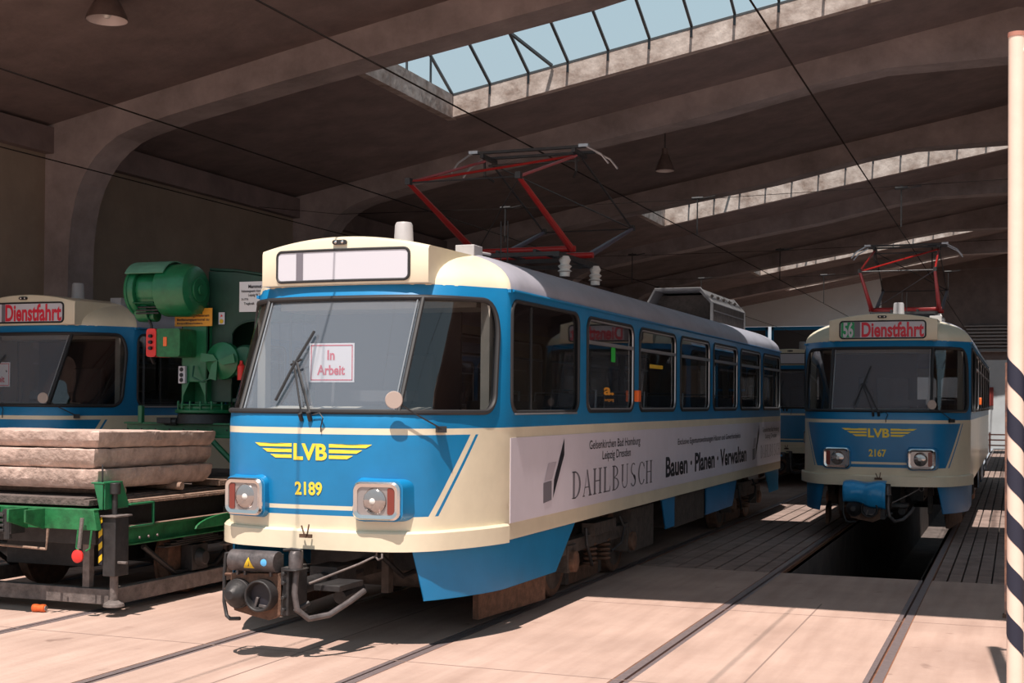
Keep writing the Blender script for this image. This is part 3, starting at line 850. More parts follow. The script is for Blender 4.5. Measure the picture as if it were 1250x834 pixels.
        for o_ in (1.83, 10.85): mb = MB(); logo(o_); mb.build('company_emblem', AM, p, ang=0)
        for a0, a1, b0, b1 in ((2.55, 5.25, .91, 1.145), (11.5, 13.2, .93, 1.12)): serif_word(MB_ := MB(), 'DAHLBUSCH', a0, a1, b0, b1, fn, 1).build('company_name', AM, p, ang=0)
        for tx, a0, a1, b0, b1, bo in (('Gelsenkirchen Bad Homburg', 3.05, 4.75, 1.325, 1.405, .008), ('Leipzig Dresden', 3.45, 4.4, 1.22, 1.30, .008),
                ('Exclusive Eigentumswohnungen Häuser und Gewerbeobjekte', 6.35, 9.95, 1.275, 1.345, .01), ('Bauen · Planen · Verwalten', 5.8, 10.4, .94, 1.155, .03),
                ('Gelsenkirchen Bad Homburg', 11.65, 13.1, 1.32, 1.39, .008), ('Leipzig Dresden', 11.9, 12.9, 1.22, 1.29, .008)):
            put_text(MB_ := MB(), tx, a0, a1, b0, b1, fn, 0, bo).build('advert_line', AM, p, ang=0)
        fn = lambda a, c: (1.092, a, c)
        mb = MB()
        SM = [mat('sticker_green', (.02,.5,.06), .5), mat('sticker_orange', (.8,.35,.04), .5), yellowp]
        put_poly(MB_ := MB(), [(3.75,2.13),(3.89,2.13),(3.89,2.28),(3.75,2.28)], fn, 0).build('green_sticker', SM, r, ang=0)
        put_text(mb, 'a.', 3.52, 3.85, 1.82, 1.92, fn, 1, .03)
        put_text(mb, 'ausgang', 3.55, 3.85, 1.76, 1.79, fn, 1, .0)
        mb.build('orange_sticker', SM, r, ang=0)
        put_poly(MB_ := MB(), [(5.15,2.11),(5.7,2.11),(5.7,2.15),(5.15,2.15)], fn, 2).build('yellow_sticker', SM, r, ang=0)
    return r

T3, T2, T1, T0 = -1.57, -4.60, -7.79, -10.85
t2189 = make_tram((-4.67, 8.17, 0), 'blue and cream tram numbered 2189 with a white advert, half in the sun', '2189', '', '', False, ad=True)
t2167 = make_tram((-1.66, 17.6, 0), 'blue and cream tram 2167 with sign 56 Dienstfahrt over the pit', '2167', 'Dienstfahrt', '56', True)
t0 = make_tram((-10.85, 11.85, 0), 'blue and cream tram behind the green crane at the left, sign S Dienstfahrt', '', 'Dienstfahrt', 'S', False, pan=False)
t4 = make_tram((-4.62, 28.6, 0), 'unlit blue and cream tram deep in the hall behind tram 2189', '', '', '', False, pan=False)

# paper sign in the windscreen of 2189 and of the left tram
def paper_sign(tx, ty, label, w=.37, h=.285, tilt=0):
    mb = MB(); sl = math.atan(.46/.98)
    o = empty('paper_sign', (tx, ty, 0), label, 'sign')
    def fn(a, c, d=0): 
        return Vector((a, .235-d, 1.878+c))
    MB().prism([(-w/2,0),(w/2,0),(w/2,h),(-w/2,h)], lambda a, c, t: fn(a, c, .004*t)).build('card', [mat('card_white', (.86,.80,.82), .5)], o, ang=0)
    mb = MB()
    for P in ([(-w/2+.012,.012),(w/2-.012,.012),(w/2-.012,.02),(-w/2+.012,.02)], [(-w/2+.012,h-.02),(w/2-.012,h-.02),(w/2-.012,h-.012),(-w/2+.012,h-.012)],
              [(-w/2+.012,.012),(-w/2+.02,.012),(-w/2+.02,h-.012),(-w/2+.012,h-.012)], [(w/2-.02,.012),(w/2-.012,.012),(w/2-.012,h-.012),(w/2-.02,h-.012)]):
        put_poly(mb, P, lambda a, c: fn(a, c, .006))
    put_text(mb, 'In', -.036, .025, .165, .235, lambda a, c: fn(a, c, .006), 0, .03)
    put_text(mb, 'Arbeit', -.12, .11, .055, .125, lambda a, c: fn(a, c, .006), 0, .03)
    mb.build('card_lettering', [redink], o, ang=0); return o
paper_sign(-4.67+.0, 8.17+.07, 'white card with red border reading In Arbeit behind the windscreen of tram 2189')
paper_sign(-10.85-.30, 11.85+.10, 'white red-bordered card behind the windscreen of the leftmost tram')

# blue tarpaulin over the coupler of 2167
def tarp_mb():
    mb = MB()
    def fn(u, v):
        x = -.38+.52*u; a = .25+v*PI*.75
        y = -.47-.19*math.sin(a)*(1-.1*u); z = .70-.13*v+ .045*math.cos(a)-.05*u*v-.07*max(0,(v-.5))*(1+1.5*u)+.012*math.sin(9*u+5*v)
        y += .015*math.sin(14*u+3*v)
        return (x, y+.12*(v<.02), z)
    mb.grid(fn, 18, 12); return mb
tp = tarp_mb().build('tarpaulin', [tarp]); tp.location = (-1.66, 17.6, .03)
m_ = tp.modifiers.new('Solidify', 'SOLIDIFY'); m_.thickness = .006
tag(tp, 'bright blue plastic tarpaulin wrapped over the coupler of tram 2167', 'tarpaulin')

# ------------------------------------------------------------------ ground, rails, pit
RAILS = [(t, sx) for t in (T0, T1, T2, T3) for sx in (-1, 1)]
def floor_strips(y0, y1, xa, xb, zt, cuts):
    mb = MB(); x = xa
    for a, b in sorted(cuts):
        if b < xa or a > xb: continue
        mb.bb(x, a, y0, y1, -.12, zt); x = b
    mb.bb(x, xb, y0, y1, -.12, zt); return mb
cuts = []
for t, sx in RAILS:
    r = t+sx*.762
    cuts.append((r-.04, r+.085) if sx < 0 else (r-.085, r+.04))
def joints(mb):  return mb
YP = 13.67
PX0, PX1 = T3-.665, T3+.665
f1 = floor_strips(-60, YP, -60, 40, 0, cuts)
# inside: concrete except planked strips and the pit
cuts2 = [c for c in cuts if c[0] < T2+.5] + [(T2+.762-.085, 1.05)]
mb = floor_strips(YP, 75, -60, 40, 0, cuts2)
f1.v_off = len(f1.v)
base = len(f1.v); f1.v += mb.v; f1.f += [[i+base for i in f] for f in mb.f]; f1.m += mb.m
# transverse expansion joints as dark filler strips laid in the slab surface
struct(f1.build('floor', [groundm], ang=0))
mb = MB()
mb.bb(-60, 40, -60, 80, -.14, -.10); 
# channel bottoms are dark; leave the pit open
mb = MB()
mb.bb(-60, PX0-.02, -60, 75, -.2, -.07); mb.bb(PX1+.02, 40, -60, 75, -.2, -.07); mb.bb(PX0-.02, PX1+.02, -60, YP, -.2, -.07)
struct(mb.build('trim_2', [grime], ang=0))
# joints
mb = MB()
for t in (T2, T3): mb.bb(t-.012, t-.0, -20, YP-2.0, 0, .0015)
mb.bb(-12, 8, 7.95, 7.962, 0, .0015); mb.bb(-12, 8, 11.0, 11.01, 0, .0015)
mb.bb(T2+.85, T3-.85, YP-.02, YP, 0, .002)
struct(mb.build('trim_3', [mat('joint_filler', (.24,.17,.145), .95)], ang=0))
# planking
mb = MB(); random.seed(3)
def planks(xa, xb, w, y0, y1):
    x = xa
    while x < xb-.02:
        x2 = min(x+w*(.92+.16*random.random()), xb); y = y0
        while y < y1:
            y2 = min(y+random.uniform(7, 11), y1)
            z = -.004-random.random()*.006
            mb.bb(x+.004, x2-.008-.014*random.random(), y+.001, y2-.001, -.05, z); y = y2
        x = x2
planks(T2+.762+.045, T3-.762-.045, .21, YP+.01, 56)
planks(T3+.762+.045, 1.05, .135, YP+.01, 56)
struct(mb.build('trim_4', [plank], ang=0))
# rails
random.seed(5)
for i, (t, sx) in enumerate(RAILS):
    x = t+sx*.762; mb = MB()
    mb.bb(x-.030, x+.030, -60, 56, -.07, -.001, 0)
    YE = YP if t == T3 else 56
    def seg(u0, u1, z, m, y1):
        p, q = x-sx*u0, x-sx*u1; mb.bb(min(p,q), max(p,q), -60, y1, -.07, z, m)
    seg(.030, .050, -.030, 1, 56)      # flange groove
    seg(.050, .085, -.002, 0, YE)      # guard lip
    seg(-.030, -.040, -.003, 1, 56)
    o = mb.build('rail', [steelbright, railrust], ang=0)
    nm = {T0: 'under the leftmost tram', T1: 'under the slab wagon', T2: 'under tram 2189', T3: 'leading to tram 2167'}[t]
    tag(o, ('left' if sx < 0 else 'right') + ' grooved steel rail of the track ' + nm, 'rail', 'tram rails in the floor')
# pit
mb = MB()
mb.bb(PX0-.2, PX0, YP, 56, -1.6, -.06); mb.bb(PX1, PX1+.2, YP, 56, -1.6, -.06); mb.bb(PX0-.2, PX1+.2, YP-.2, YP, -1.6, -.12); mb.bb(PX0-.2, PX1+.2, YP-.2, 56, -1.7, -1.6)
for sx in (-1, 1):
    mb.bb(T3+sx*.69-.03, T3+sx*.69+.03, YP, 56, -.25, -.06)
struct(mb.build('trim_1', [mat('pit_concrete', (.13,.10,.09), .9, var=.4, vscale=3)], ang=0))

# ------------------------------------------------------------------ hall
HX = 12.95
def roofz(x): ax = abs(x); return 8.08-.187*ax if ax > .3 else 8.08-.187*.3
PF = [(0,7.25),(2.0,7.22),(3.05,7.06),(5.0,6.65),(7.8,6.2),(9.2,5.97),(10.9,5.66),(11.5,5.52),(11.75,5.43),(11.95,5.31),(12.12,5.17),(12.26,5.0),(12.38,4.80),(12.47,4.57),(12.53,4.30),(12.57,3.95),(12.58,3.6)]
def pfz(x):
    ax = abs(x)
    for i in range(1, len(PF)):
        if ax <= PF[i][0]: t = (ax-PF[i-1][0])/(PF[i][0]-PF[i-1][0]); return PF[i-1][1]+(PF[i][1]-PF[i-1][1])*t
    return 0
# sloping ceiling slab with the skylight openings
OPEN = [(16.3, 19.8), (30.3, 33.8), (44.3, 47.8), (50.8, 54.4)]  # last opening is added to bring light onto the back wall
SX = 8.7
def slabpiece(mb, x0, x1, y0, y1):
    z0, z1 = roofz(x0), roofz(x1)
    mb.quadbox([(x0,y0,z0),(x1,y0,z1),(x1,y1,z1),(x0,y1,z0),(x0,y0,z0+.16),(x1,y0,z1+.16),(x1,y1,z1+.16),(x0,y1,z0+.16)])
mb = MB(); y = 8.1
for a, b in OPEN+[(57.3, 57.3)]:
    for x0, x1 in ((-HX-.4,-SX),(-SX,0),(0,SX),(SX,HX+.4)): slabpiece(mb, x0, x1, y, a)
    if b > a:
        for x0, x1 in ((-HX-.4,-SX),(SX,HX+.4)): slabpiece(mb, x0, x1, a, b)
    y = b
# wall plates along the sides
for sg in (-1, 1):
    mb.bb(min(sg*12.85, sg*13.3), max(sg*12.85, sg*13.3), 8.1, 57, 5.25, 5.62)
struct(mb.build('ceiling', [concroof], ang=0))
# upstands round the openings
curb = mat('curb_concrete', (.50, .42, .38), .9, var=.55, vscale=3.0, bump=.7, bscale=9, dark=(.24,.17,.14))
for n, (a, b) in enumerate(OPEN):
    mb = MB(); H = .36 if n == 0 else .5
    for x0, x1 in ((-SX,0),(0,SX)):
        for y0, y1 in ((a-.14,a+.012),(b-.012,b+.14)):
            z0, z1 = roofz(x0), roofz(x1)
            mb.quadbox([(x0,y0,z0-.01),(x1,y0,z1-.01),(x1,y1,z1-.01),(x0,y1,z0-.01),(x0,y0,z0+H),(x1,y0,z1+H),(x1,y1,z1+H),(x0,y1,z0+H)])
    for sg in (-1, 1):
        mb.bb(min(sg*(SX-.012),sg*(SX+.14)), max(sg*(SX-.012),sg*(SX+.14)), a-.14, b+.14, roofz(SX)-.03, roofz(SX)+H)
    struct(mb.build('trim_%d' % (5+n), [curb], ang=0))
    # glazed monitor
    w = MB(); p = MB(); ym = (a+b)/2; up = .85
    def gz(x, y): return roofz(x)+H+up*(1-abs(y-ym)/(ym-a))
    k = -SX
    xs = []
    while k < SX+.01: xs.append(k); k += SX*2/26
    for x in xs:
        for y0 in (a, b):
            w.tube([(x,y0,gz(x,y0)+.0),(x,ym,gz(x,ym))], .028, 4)
        w.bb(x-.02, x+.02, b-.024, b-.014, roofz(x)+H-.17, roofz(x)+H-.02)   # bolt straps on the curb
    for yy in (a, ym, b): w.tube([(-SX,yy,gz(-SX,yy)),(0,yy,gz(0,yy)),(SX,yy,gz(SX,yy))], .025, 4)
    w.tube([(-7.62, b-1.55, gz(-7.62,b-1.55)-.05), (-6.95, b-.05, gz(-6.95,b)-.0)], .03, 4)
    for i in range(len(xs)-1):
        for y0 in (a, b):
            x0, x1 = xs[i]+.03, xs[i+1]-.03
            bq = len(p.v); p.v += [(x0,y0,gz(x0,y0)),(x1,y0,gz(x1,y0)),(x1,ym,gz(x1,ym)),(x0,ym,gz(x0,ym))]; p.f.append([bq,bq+1,bq+2,bq+3]); p.m.append(0)
    for sg in (-1, 1):
        bq = len(p.v); x = sg*SX; p.v += [(x,a,gz(x,a)),(x,b,gz(x,b)),(x,ym,gz(x,ym))]; p.f.append([bq,bq+1,bq+2]); p.m.append(0)
        for t in (.25,.5,.75):
            yy = a+(b-a)*t; w.tube([(x,yy,roofz(x)+H),(x,yy,gz(x,yy))], .02, 4)
    wo = struct(w.build('window_%d' % (n+1), [barm], ang=0)); po = p.build('pane', [panem], wo, ang=0)
# frames: columns with haunches and beams in one concrete piece
FY = [8.1, 15.1, 22., 29., 36., 43., 50.]
for n, y in enumerate(FY):
    mb = MB(); X = [q[0] for q in PF]; xs = sorted([-q for q in X if q > 0]+X)
    dense = []
    for i in range(len(xs)-1): dense += [xs[i]]
    dense.append(xs[-1])
    for i in range(len(dense)-1):
        x0, x1 = dense[i], dense[i+1]
        a0, a1, b0, b1 = pfz(x0), pfz(x1), roofz(x0)+.02, roofz(x1)+.02
        mb.quadbox([(x0,y,a0),(x1,y,a1),(x1,y+.55,a1),(x0,y+.55,a0),(x0,y,b0),(x1,y,b1),(x1,y+.55,b1),(x0,y+.55,b0)])
    for sg in (-1, 1):
        xa, xb = sorted((sg*12.58, sg*13.0)); mb.bb(xa, xb, y, y+.55, 0, roofz(12.5)+.02)
        xa, xb = sorted((sg*12.45, sg*12.7))
    o = mb.build('trim_%d' % (12+n), [concframe], ang=30)
    struct(o)
# walls
struct(MB().bb(-13.4, -13.0, 8.1, 57.3, 0, 6).build('wall_left', [wallm], ang=0))
struct(MB().bb(13.0, 13.4, 8.1, 57.3, 0, 6).build('wall_right', [wallm], ang=0))
# back wall: white upper part over the gates at the left, dark brick with a white dado at the right
mb = MB()
mb.bb(-13, -5.28, 57, 57.3, 5.12, 6.8, 0); mb.bb(-9.5, -5.28, 57, 57.3, 6.8, 7.9, 0)
mb.bb(-13, -12.4, 57, 57.3, 0, 5.12, 0)
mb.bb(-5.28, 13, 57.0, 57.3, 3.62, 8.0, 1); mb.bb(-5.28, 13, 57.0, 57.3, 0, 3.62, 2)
struct(mb.build('wall_back', [wallwhite, mat('wall_dark_brick', (.16,.12,.11), .9, var=.3, vscale=2), mat('dado_white', (.52,.54,.56), .9, var=.15, vscale=1)], ang=0))
mb = MB()
for k in range(7): mb.bb(-1.9, .4, 56.9, 57.0, 4.0+k*.14, 4.08+k*.14)
mb.bb(-2.0, .5, 56.86, 57.0, 3.95, 4.0); mb.bb(-2.0, .5, 56.86, 57.0, 4.98, 5.03)
tag(mb.build('ventilation_grille', [mat('grille', (.25,.22,.21), .7)], ang=0), 'slatted ventilation grille high on the back wall at the right', 'grille')
# gate with blue posts under the white wall
for n, x in enumerate((-12.35, -9.9, -7.5)):
    r = empty('folding_gate', (x+1.15, 57.1, 0), ['dark folding gate with blue frame at the far left of the back wall', 'dark folding gate with blue frame in the middle of the back wall', 'dark folding gate with blue frame beside the white dado'][n], 'gate', 'folding gates in the back wall')
    m2 = MB(); m2.bb(-1.15,-1.05,-.05,.05,0,5.1); m2.bb(1.05,1.15,-.05,.05,0,5.1); m2.bb(-1.15,1.15,-.05,.05,4.95,5.1); m2.bb(-1.1,1.1,-.05,.05,2.3,2.4); m2.build('gate_frame', [blue], r, ang=0)
    MB().bb(-1.05,1.05,-.02,.02,0,4.95).build('gate_panel', [mat('gate_dark', (.05,.045,.045), .6)], r, ang=0)
# low red barrier by the back wall, fire hose box on the right
r = empty('barrier', (-.9, 52, 0), 'low reddish metal barrier in front of the white dado at the end of the aisle', 'barrier')
m2 = MB()
for z in (.25,.45,.65): m2.bb(-.9,.9,-.02,.02,z,z+.05)
for x in (-.85,0,.85): m2.bb(x-.03,x+.03,-.03,.03,0,.75)
m2.build('rails', [mat('barrier_red', (.45,.2,.15), .6)], r, ang=0)
o = MB().bb(-.13,.13,-.04,.04,0,.75).build('hose_box', [mat('hose_red', (.22,.03,.025), .5)], bevel=.01); o.location = (-.98, 56.96, 1.75)
tag(o, 'dull red box on the white dado beside tram 2167', 'box')

# ------------------------------------------------------------------ ceiling lamps
def bell_lamp(x, y, z, d, top, label):
    r = empty('ceiling_lamp', (x, y, z), label, 'lamp', 'enamel bell lamps')
    mb = MB(); R = d/2
    mb.lathe((0,0,0),(0,0,.42), [(0,R),(.1,R*.96),(.35,R*.75),(.6,R*.5),(.72,R*.42),(.75,R*.32),(1,R*.3)], 26, 0, False, True)
    mb.lathe((0,0,0),(0,0,.30), [(0,R*.98),(.1,R*.93),(.5,R*.72),(.9,R*.45),(1,.02)], 26, 1, False, True)
    mb.build('shade', [enamel, enamelin], r, ang=50)
    MB().cyl((0,0,.42),(0,0,top-z), .012, None, 8).build('rod', [black], r)
    MB().lathe((0,0,.2),(0,0,.02), [(0,.02),(.5,.05),(.8,.05),(1,.02)], 12).build('bulb', [porc], r)
bell_lamp(-9.50, 12.0, 5.98, .46, roofz(9.5), 'rusty enamel bell lamp hanging at the upper left near the hall entrance')
bell_lamp(-6.15, 23.9, 6.1, .36, roofz(6.15), 'small dark bell lamp hanging above tram 2189 beyond its pantograph')

# ------------------------------------------------------------------ wires
def wire(name, P, r, label, cat, group):
    tag(MB().tube(P, r, 5).build(name, [mat('wire_dark', (.02,.016,.015), .95, spec=.05)]), label, cat, group)
for t, nm, z in ((T0,'leftmost tram',4.62),(T1,'slab wagon',4.45),(T2-.06,'tram 2189',4.37),(T3-.05,'tram 2167',4.37)):
    wire('contact_wire', [(t,-25,z),(t,15,z),(t,56,z)], .0075, 'thin black overhead contact wire running above the '+nm, 'wire', 'overhead contact wires')
for y, z, nm in ((19.9, 4.95, 'above the pit'), (27.5, 5.0, 'behind the pantograph of tram 2167'), (34.2, 5.1, 'deep in the middle of the hall')):
    wire('span_wire', [(-12.45,y,z+.2),(T0,y,z),(T1,y,z-.05),(T2,y,z-.05),(T3,y,z),(12.4,y,z+.2)], .0045, 'cross span wire '+nm, 'wire', 'cross span wires')
    for t in (T1, T2, T3):
        m2 = MB(); m2.tube([(0,-.02,4.38-z),(0,0,0),(.0,0,.04)], .012, 6); m2.cyl((-.09,0,0),(.09,0,0), .022, None, 8); m2.tube([(.28,0,.02),(.0,0,-.02)], .012, 5)
        o = m2.build('wire_hanger', [black]); o.location = (t, y, z-.03)
        tag(o, 'wire hanger '+nm+' over the '+{T1:'slab wagon',T2:'tram 2189',T3:'tram 2167'}[t]+' track', 'hanger', 'hangers on the span wires')

# ------------------------------------------------------------------ slab wagon
W = empty('flat_wagon', (-7.79, 8.6, 0), 'green and black flat wagon carrying a pile of concrete slabs at the left', 'wagon')
def wb(fn, name, mats, bevel=.004, parent=W, label=None):
    mb = MB(); fn(mb); o = mb.build(name, mats, parent, bevel)
    if label: o['label'] = label
    return o
def f(mb):   # deck, coordinates relative to track centre and slab front
    mb.bb(-1.05, .90, -.05, 4.6, .885, .935, 0)
    for k in range(12): mb.bb(-1.05+random.random()*.03, .82+random.random()*.04, -.05+k*.32, .24+k*.32, .93, .948, 0)
wb(f, 'deck', [timber])
wb(lambda mb: (mb.bb(.84, 1.0, .30, 4.6, .875, .90), mb.bb(.88, .99, .28, 4.6, .90, .912)), 'deck_edge', [timberlight], label='worn pale timber deck edge')
def f(mb):
    mb.prism([(-1.2,.70),(1.02,.70),(.985,.862),(-1.2,.862)], lambda a, c, t: (a, -.10+.06*t, c)); mb.bb(-1.2, .99, -.10, .02, .855, .865)
    for x in (.50, .33, .05):
        mb.prism([(0,0),(-.22,0),(-.22,-.10),(0,-.17)], lambda a, c, t: (x-.01+.02*t, -.10+a, .862+c))
x0w = -.25
wb(f, 'headstock', [greend], label='green front beam of the wagon')
def f(mb):
    mb.bb(.95, .99, .25, 4.8, .545, .70); mb.bb(.97, 1.035, .25, 4.8, .70, .706, 1); mb.bb(.99, 1.03, .25, 4.8, .685, .70); mb.bb(.99, 1.03, .25, 4.8, .545, .557)
    mb.bb(-1.0, -.96, .0, 4.8, .545, .70)
wb(f, 'side_sill', [greend, timberlight])
wb(lambda mb: [mb.cyl((1.03,y,.60),(1.045,y,.60), .012, None, 8) for y in (.42,.54,.66,2.2,2.35,2.5)], 'rivets', [steelbright])
def f(mb):   # C shaped bracket end
    mb.bb(.95, 1.04, .30, .62, .69, .705); mb.bb(.95, 1.04, .30, .62, .872, .887); mb.bb(1.02, 1.04, .60, .62, .69, .887)
    mb.prism([(0,1.07),(.09,1.07),(.09,.86),(.06,.86)], lambda a, c, t: (.93+a, -.02-.015*t, c)); mb.prism([(.0,.86),(.0,1.07),(.22,1.07),(.30,.90),(.30,.86)], lambda a, c, t: (1.02+.012*t, -.02+a, c))
    mb.bb(.91, 1.035, -.04, .20, 1.065, 1.078)
wb(f, 'corner_bracket', [green])
def f(mb):   # low guard frame
    mb.bb(-1.2, .98, .15, .23, .075, .20, 0); mb.bb(.90, .98, .23, 4.8, .075, .205, 0); mb.bb(-.98, -.90, .23, 4.8, .075, .205, 0)
    mb.bb(-1.2, -.35, .05, .20, .10, .28, 1)
    for x, y in ((-.35,.2),(.7,.2),(.92,1.9),(.92,3.4)): mb.bb(x-.035, x+.035, y-.03, y+.03, .2, .75, 0)
wb(f, 'guard_frame', [steelgrey, rust])
def f(mb):   # jack at the corner
    X = 1.05
    mb.cyl((X,.08,.10),(X,.08,1.05), .022, None, 14, 0); mb.cyl((X,.08,.98),(X,.08,1.07), .045, None, 14, 0)
    mb.bb(1.0, 1.12, .0, .17, .33, .80, 0); mb.bb(.97, 1.14, -.02, .19, .80, .815, 1)
    mb.cyl((X,.08,.12),(X,.08,.36), .033, None, 14, 1); mb.lathe((X,.08,.08),(X,.08,.13), [(0,.085),(.5,.08),(1,.04)], 20, 1)
    mb.bb(.95, 1.2, .03, .06, .43, .45, 1); mb.cyl((.99,-.0,1.05),(.99,0,1.22), .008, None, 6, 0)
wb(f, 'jack', [black, steelgrey])
def f(mb):
    mb.bb(.965, 1.0, -.005, .01, .42, .80, 0)
    for k in range(4):
        z = .43+k*.1; mb.prism([(.965,z),(1.0,z+.03),(1.0,z+.08),(.965,z+.05)], lambda a, c, t: (a, -.006-.003*t, c), 1)
wb(f, 'hazard_plate', [ink, yellowp], 0, label='black plate with yellow diagonal stripes')
def f(mb):
    mb.tube([(.91,-.14,.80),(.90,-.16,.56)], .016, 8, 0); mb.lathe((.89,-.155,.50),(.89,-.185,.50), [(0,.05),(.6,.052),(1,.03)], 20, 1)
    mb.tube([(.84,-.1,.70),(.84,-.12,.56),(.87,-.13,.54)], .008, 6, 2); mb.tube([(.97,-.1,.70),(.97,-.12,.56),(.94,-.13,.54)], .008, 6, 2)
wb(f, 'brake_lever', [steelgrey, redp, greend], 0, label='grey lever with a round red knob')
def f(mb):   # coupling jaws and tubular step frame
    mb.tube([(.56,-.12,.70),(.56,-.14,.54),(-.9,-.14,.58)], .012, 6, 1)
    for k in range(4): mb.bb(-.55, .27, -.30, -.14, .68+k*.04, .70+k*.04, 0)
    mb.bb(.24,.33,-.28,-.12,.66,.85,0); mb.cyl((.29,-.27,.62),(.29,-.27,.86), .03, None, 10, 0)
wb(f, 'coupling', [black, timberlight])
def f(mb):   # running gear
    for y in (1.4, 3.2):
        for sx in (-1, 1):
            mb.lathe((sx*.70,y,.31),(sx*.83,y,.31), [(0,.33),(.2,.33),(.3,.31),(1,.30)], 28, 1)
            mb.bb(sx*.9-.06, sx*.9+.06, y-.12, y+.12, .22, .45, 0); mb.lathe((sx*.95,y,.33),(sx*1.02,y,.33), [(0,.09),(1,.06)], 14, 0)
            for k in range(5): mb.bb(sx*.9-.04, sx*.9+.04, y-.5+k*.09, y+.5-k*.09, .46+k*.018, .475+k*.018, 0)
            mb.tube([(sx*.9,y-.75,.5),(sx*.9,y-.3,.22),(sx*.9,y+.3,.22),(sx*.9,y+.75,.5)], .025, 6, 0)
        mb.cyl((-.7,y,.31),(.7,y,.31), .05, None, 10, 0)
    mb.bb(-.85, .85, .1, 4.7, .56, .86, 0); mb.bb(-.5,.4,.6,1.6,.3,.56,0)
    mb.bb(.93,1.0,1.75,2.0,.40,.42,2); mb.cyl((.97,1.9,.33),(.97,1.9,.40), .05, None, 12, 0)
wb(f, 'running_gear', [black, rust, steelgrey])
wb(lambda mb: mb.prism([(.55*math.cos(k*PI/12), .11*math.sin(k*PI/12)) for k in range(13)], lambda a, c, t: (1.03+.02*t, 1.75+a, .60+c)), 'oval_plate', [greend])
# slabs: one mesh each, rough chamfered edges
def slab(x0, x1, y0, y1, z0, z1, tiltx, label, seed):
    random.seed(seed); mb = MB(); n = 26; rings = []
    L = z1-z0; per = []
    cx, cy = (x0+x1)/2, (y0+y1)/2; hx, hy = (x1-x0)/2, (y1-y0)/2
    P = []
    for (ax, ay), (bx, by) in (((-1,-1),(1,-1)),((1,-1),(1,1)),((1,1),(-1,1)),((-1,1),(-1,-1))):
        for k in range(n): P.append((ax+(bx-ax)*k/n, ay+(by-ay)*k/n))
    for t, ins, j in ((0, .060, .004), (.12, .035, .004), (.45, .008, .003), (.93, .0, .003), (1, .004, .007)):
        rings.append([(px*(hx-ins)+random.uniform(-j,j), py*(hy-ins)+random.uniform(-j,j), L*t+random.uniform(-j,j)*.5) for px, py in P])
    mb.ring(rings, 0)
    o = mb.build('concrete_slab', [concslab], ang=25); o.location = (cx, cy, z0); o.rotation_euler = (tiltx, 0, 0)
    tag(o, label, 'slab', 'concrete slabs on the wagon'); return o
slab(-8.95, -6.86, 8.62, 10.22, 1.008, 1.168, -.008, 'rough grey concrete slab, lowest of the three on the wagon', 1)
slab(-8.95, -6.88, 8.60, 10.24, 1.172, 1.330, -.012, 'rough grey concrete slab, middle of the three on the wagon', 2)
slab(-8.95, -6.84, 8.60, 10.24, 1.334, 1.470, -.018, 'rough grey concrete slab, topmost of the three on the wagon', 3)
for y, x0, x1, lb in ((9.7, -7.5, -6.82, 'round timber roller under the slabs, the one further back on the wagon'), (8.95, -8.7, -6.86, 'round timber roller under the front of the slabs')):
    o = MB().lathe((x0,y,.949+.036),(x1,y,.949+.036), [(0,.034),(.5,.036),(1,.034)], 14).build('timber_roller', [timberlight]); tag(o, lb, 'log', 'timber rollers under the slabs')
o = MB().bb(-7.15,-6.85,10.32,10.82,.95,1.0).build('timber_board', [timberlight], bevel=.004); tag(o, 'short worn board lying on the wagon deck behind the slabs', 'board')

# ------------------------------------------------------------------ crane on the wagon
K = empty('crane', (-7.7, 11.2, .95), 'green slewing crane with motor and control box behind the slabs', 'crane')
def kb(fn, name, mats, bevel=.006, label=None, parent=None):
    mb = MB(); fn(mb); mb.v = [(x+7.7, y-11.2, z-.95) for x, y, z in mb.v]
    o = mb.build(name, mats, parent or K, bevel)
    if label: o['label'] = label
    return o
def f(mb):
    mb.bb(-8.56,-6.6,11.15,11.25,1.36,1.385); mb.bb(-8.56,-6.6,11.15,11.25,1.49,1.51); mb.bb(-8.56,-6.6,11.20,11.22,1.37,1.5)
    for x in (-8.3, -6.9): mb.bb(x-.06,x+.06,11.4,11.6,.95,1.4)
    mb.tube([(-7.55,11.1,1.42),(-7.0,11.0,1.0)], .03, 6); mb.tube([(-8.1,11.1,1.42),(-8.5,11.1,1.0)], .03, 6)
    mb.bb(-8.4,-6.7,11.3,12.2,1.38,1.46)
    mb.bb(-8.38,-8.33,11.14,11.19,1.5,1.68)
base_o = kb(f, 'outrigger_beam', [green])
kb(lambda mb: [mb.cyl((-8.5+k*.17,11.145,1.44),(-8.5+k*.17,11.13,1.44), .012, None, 6) for k in range(11)], 'bolts', [black], parent=base_o)
def f(mb):
    mb.lathe((-7.7,11.35,1.5),(-7.7,11.35,1.60), [(0,.30),(1,.28)], 28, 1)
    mb.lathe((-7.7,11.35,1.60),(-7.7,11.35,1.70), [(0,.27),(.1,.31),(.4,.31),(.5,.26),(.8,.26),(.85,.29),(1,.29)], 28, 0)
    for k in range(16): a = k*PI/8; mb.cyl((-7.7+.28*math.cos(a),11.35+.28*math.sin(a),1.62),(-7.7+.28*math.cos(a),11.35+.28*math.sin(a),1.73), .012, None, 6, 0)
    mb.cyl((-8.05,11.15,1.52),(-7.9,11.15,1.52), .04, None, 10, 1); mb.bb(-8.12,-7.95,11.1,11.2,1.5,1.56,1)
kb(f, 'slewing_ring', [green, black])
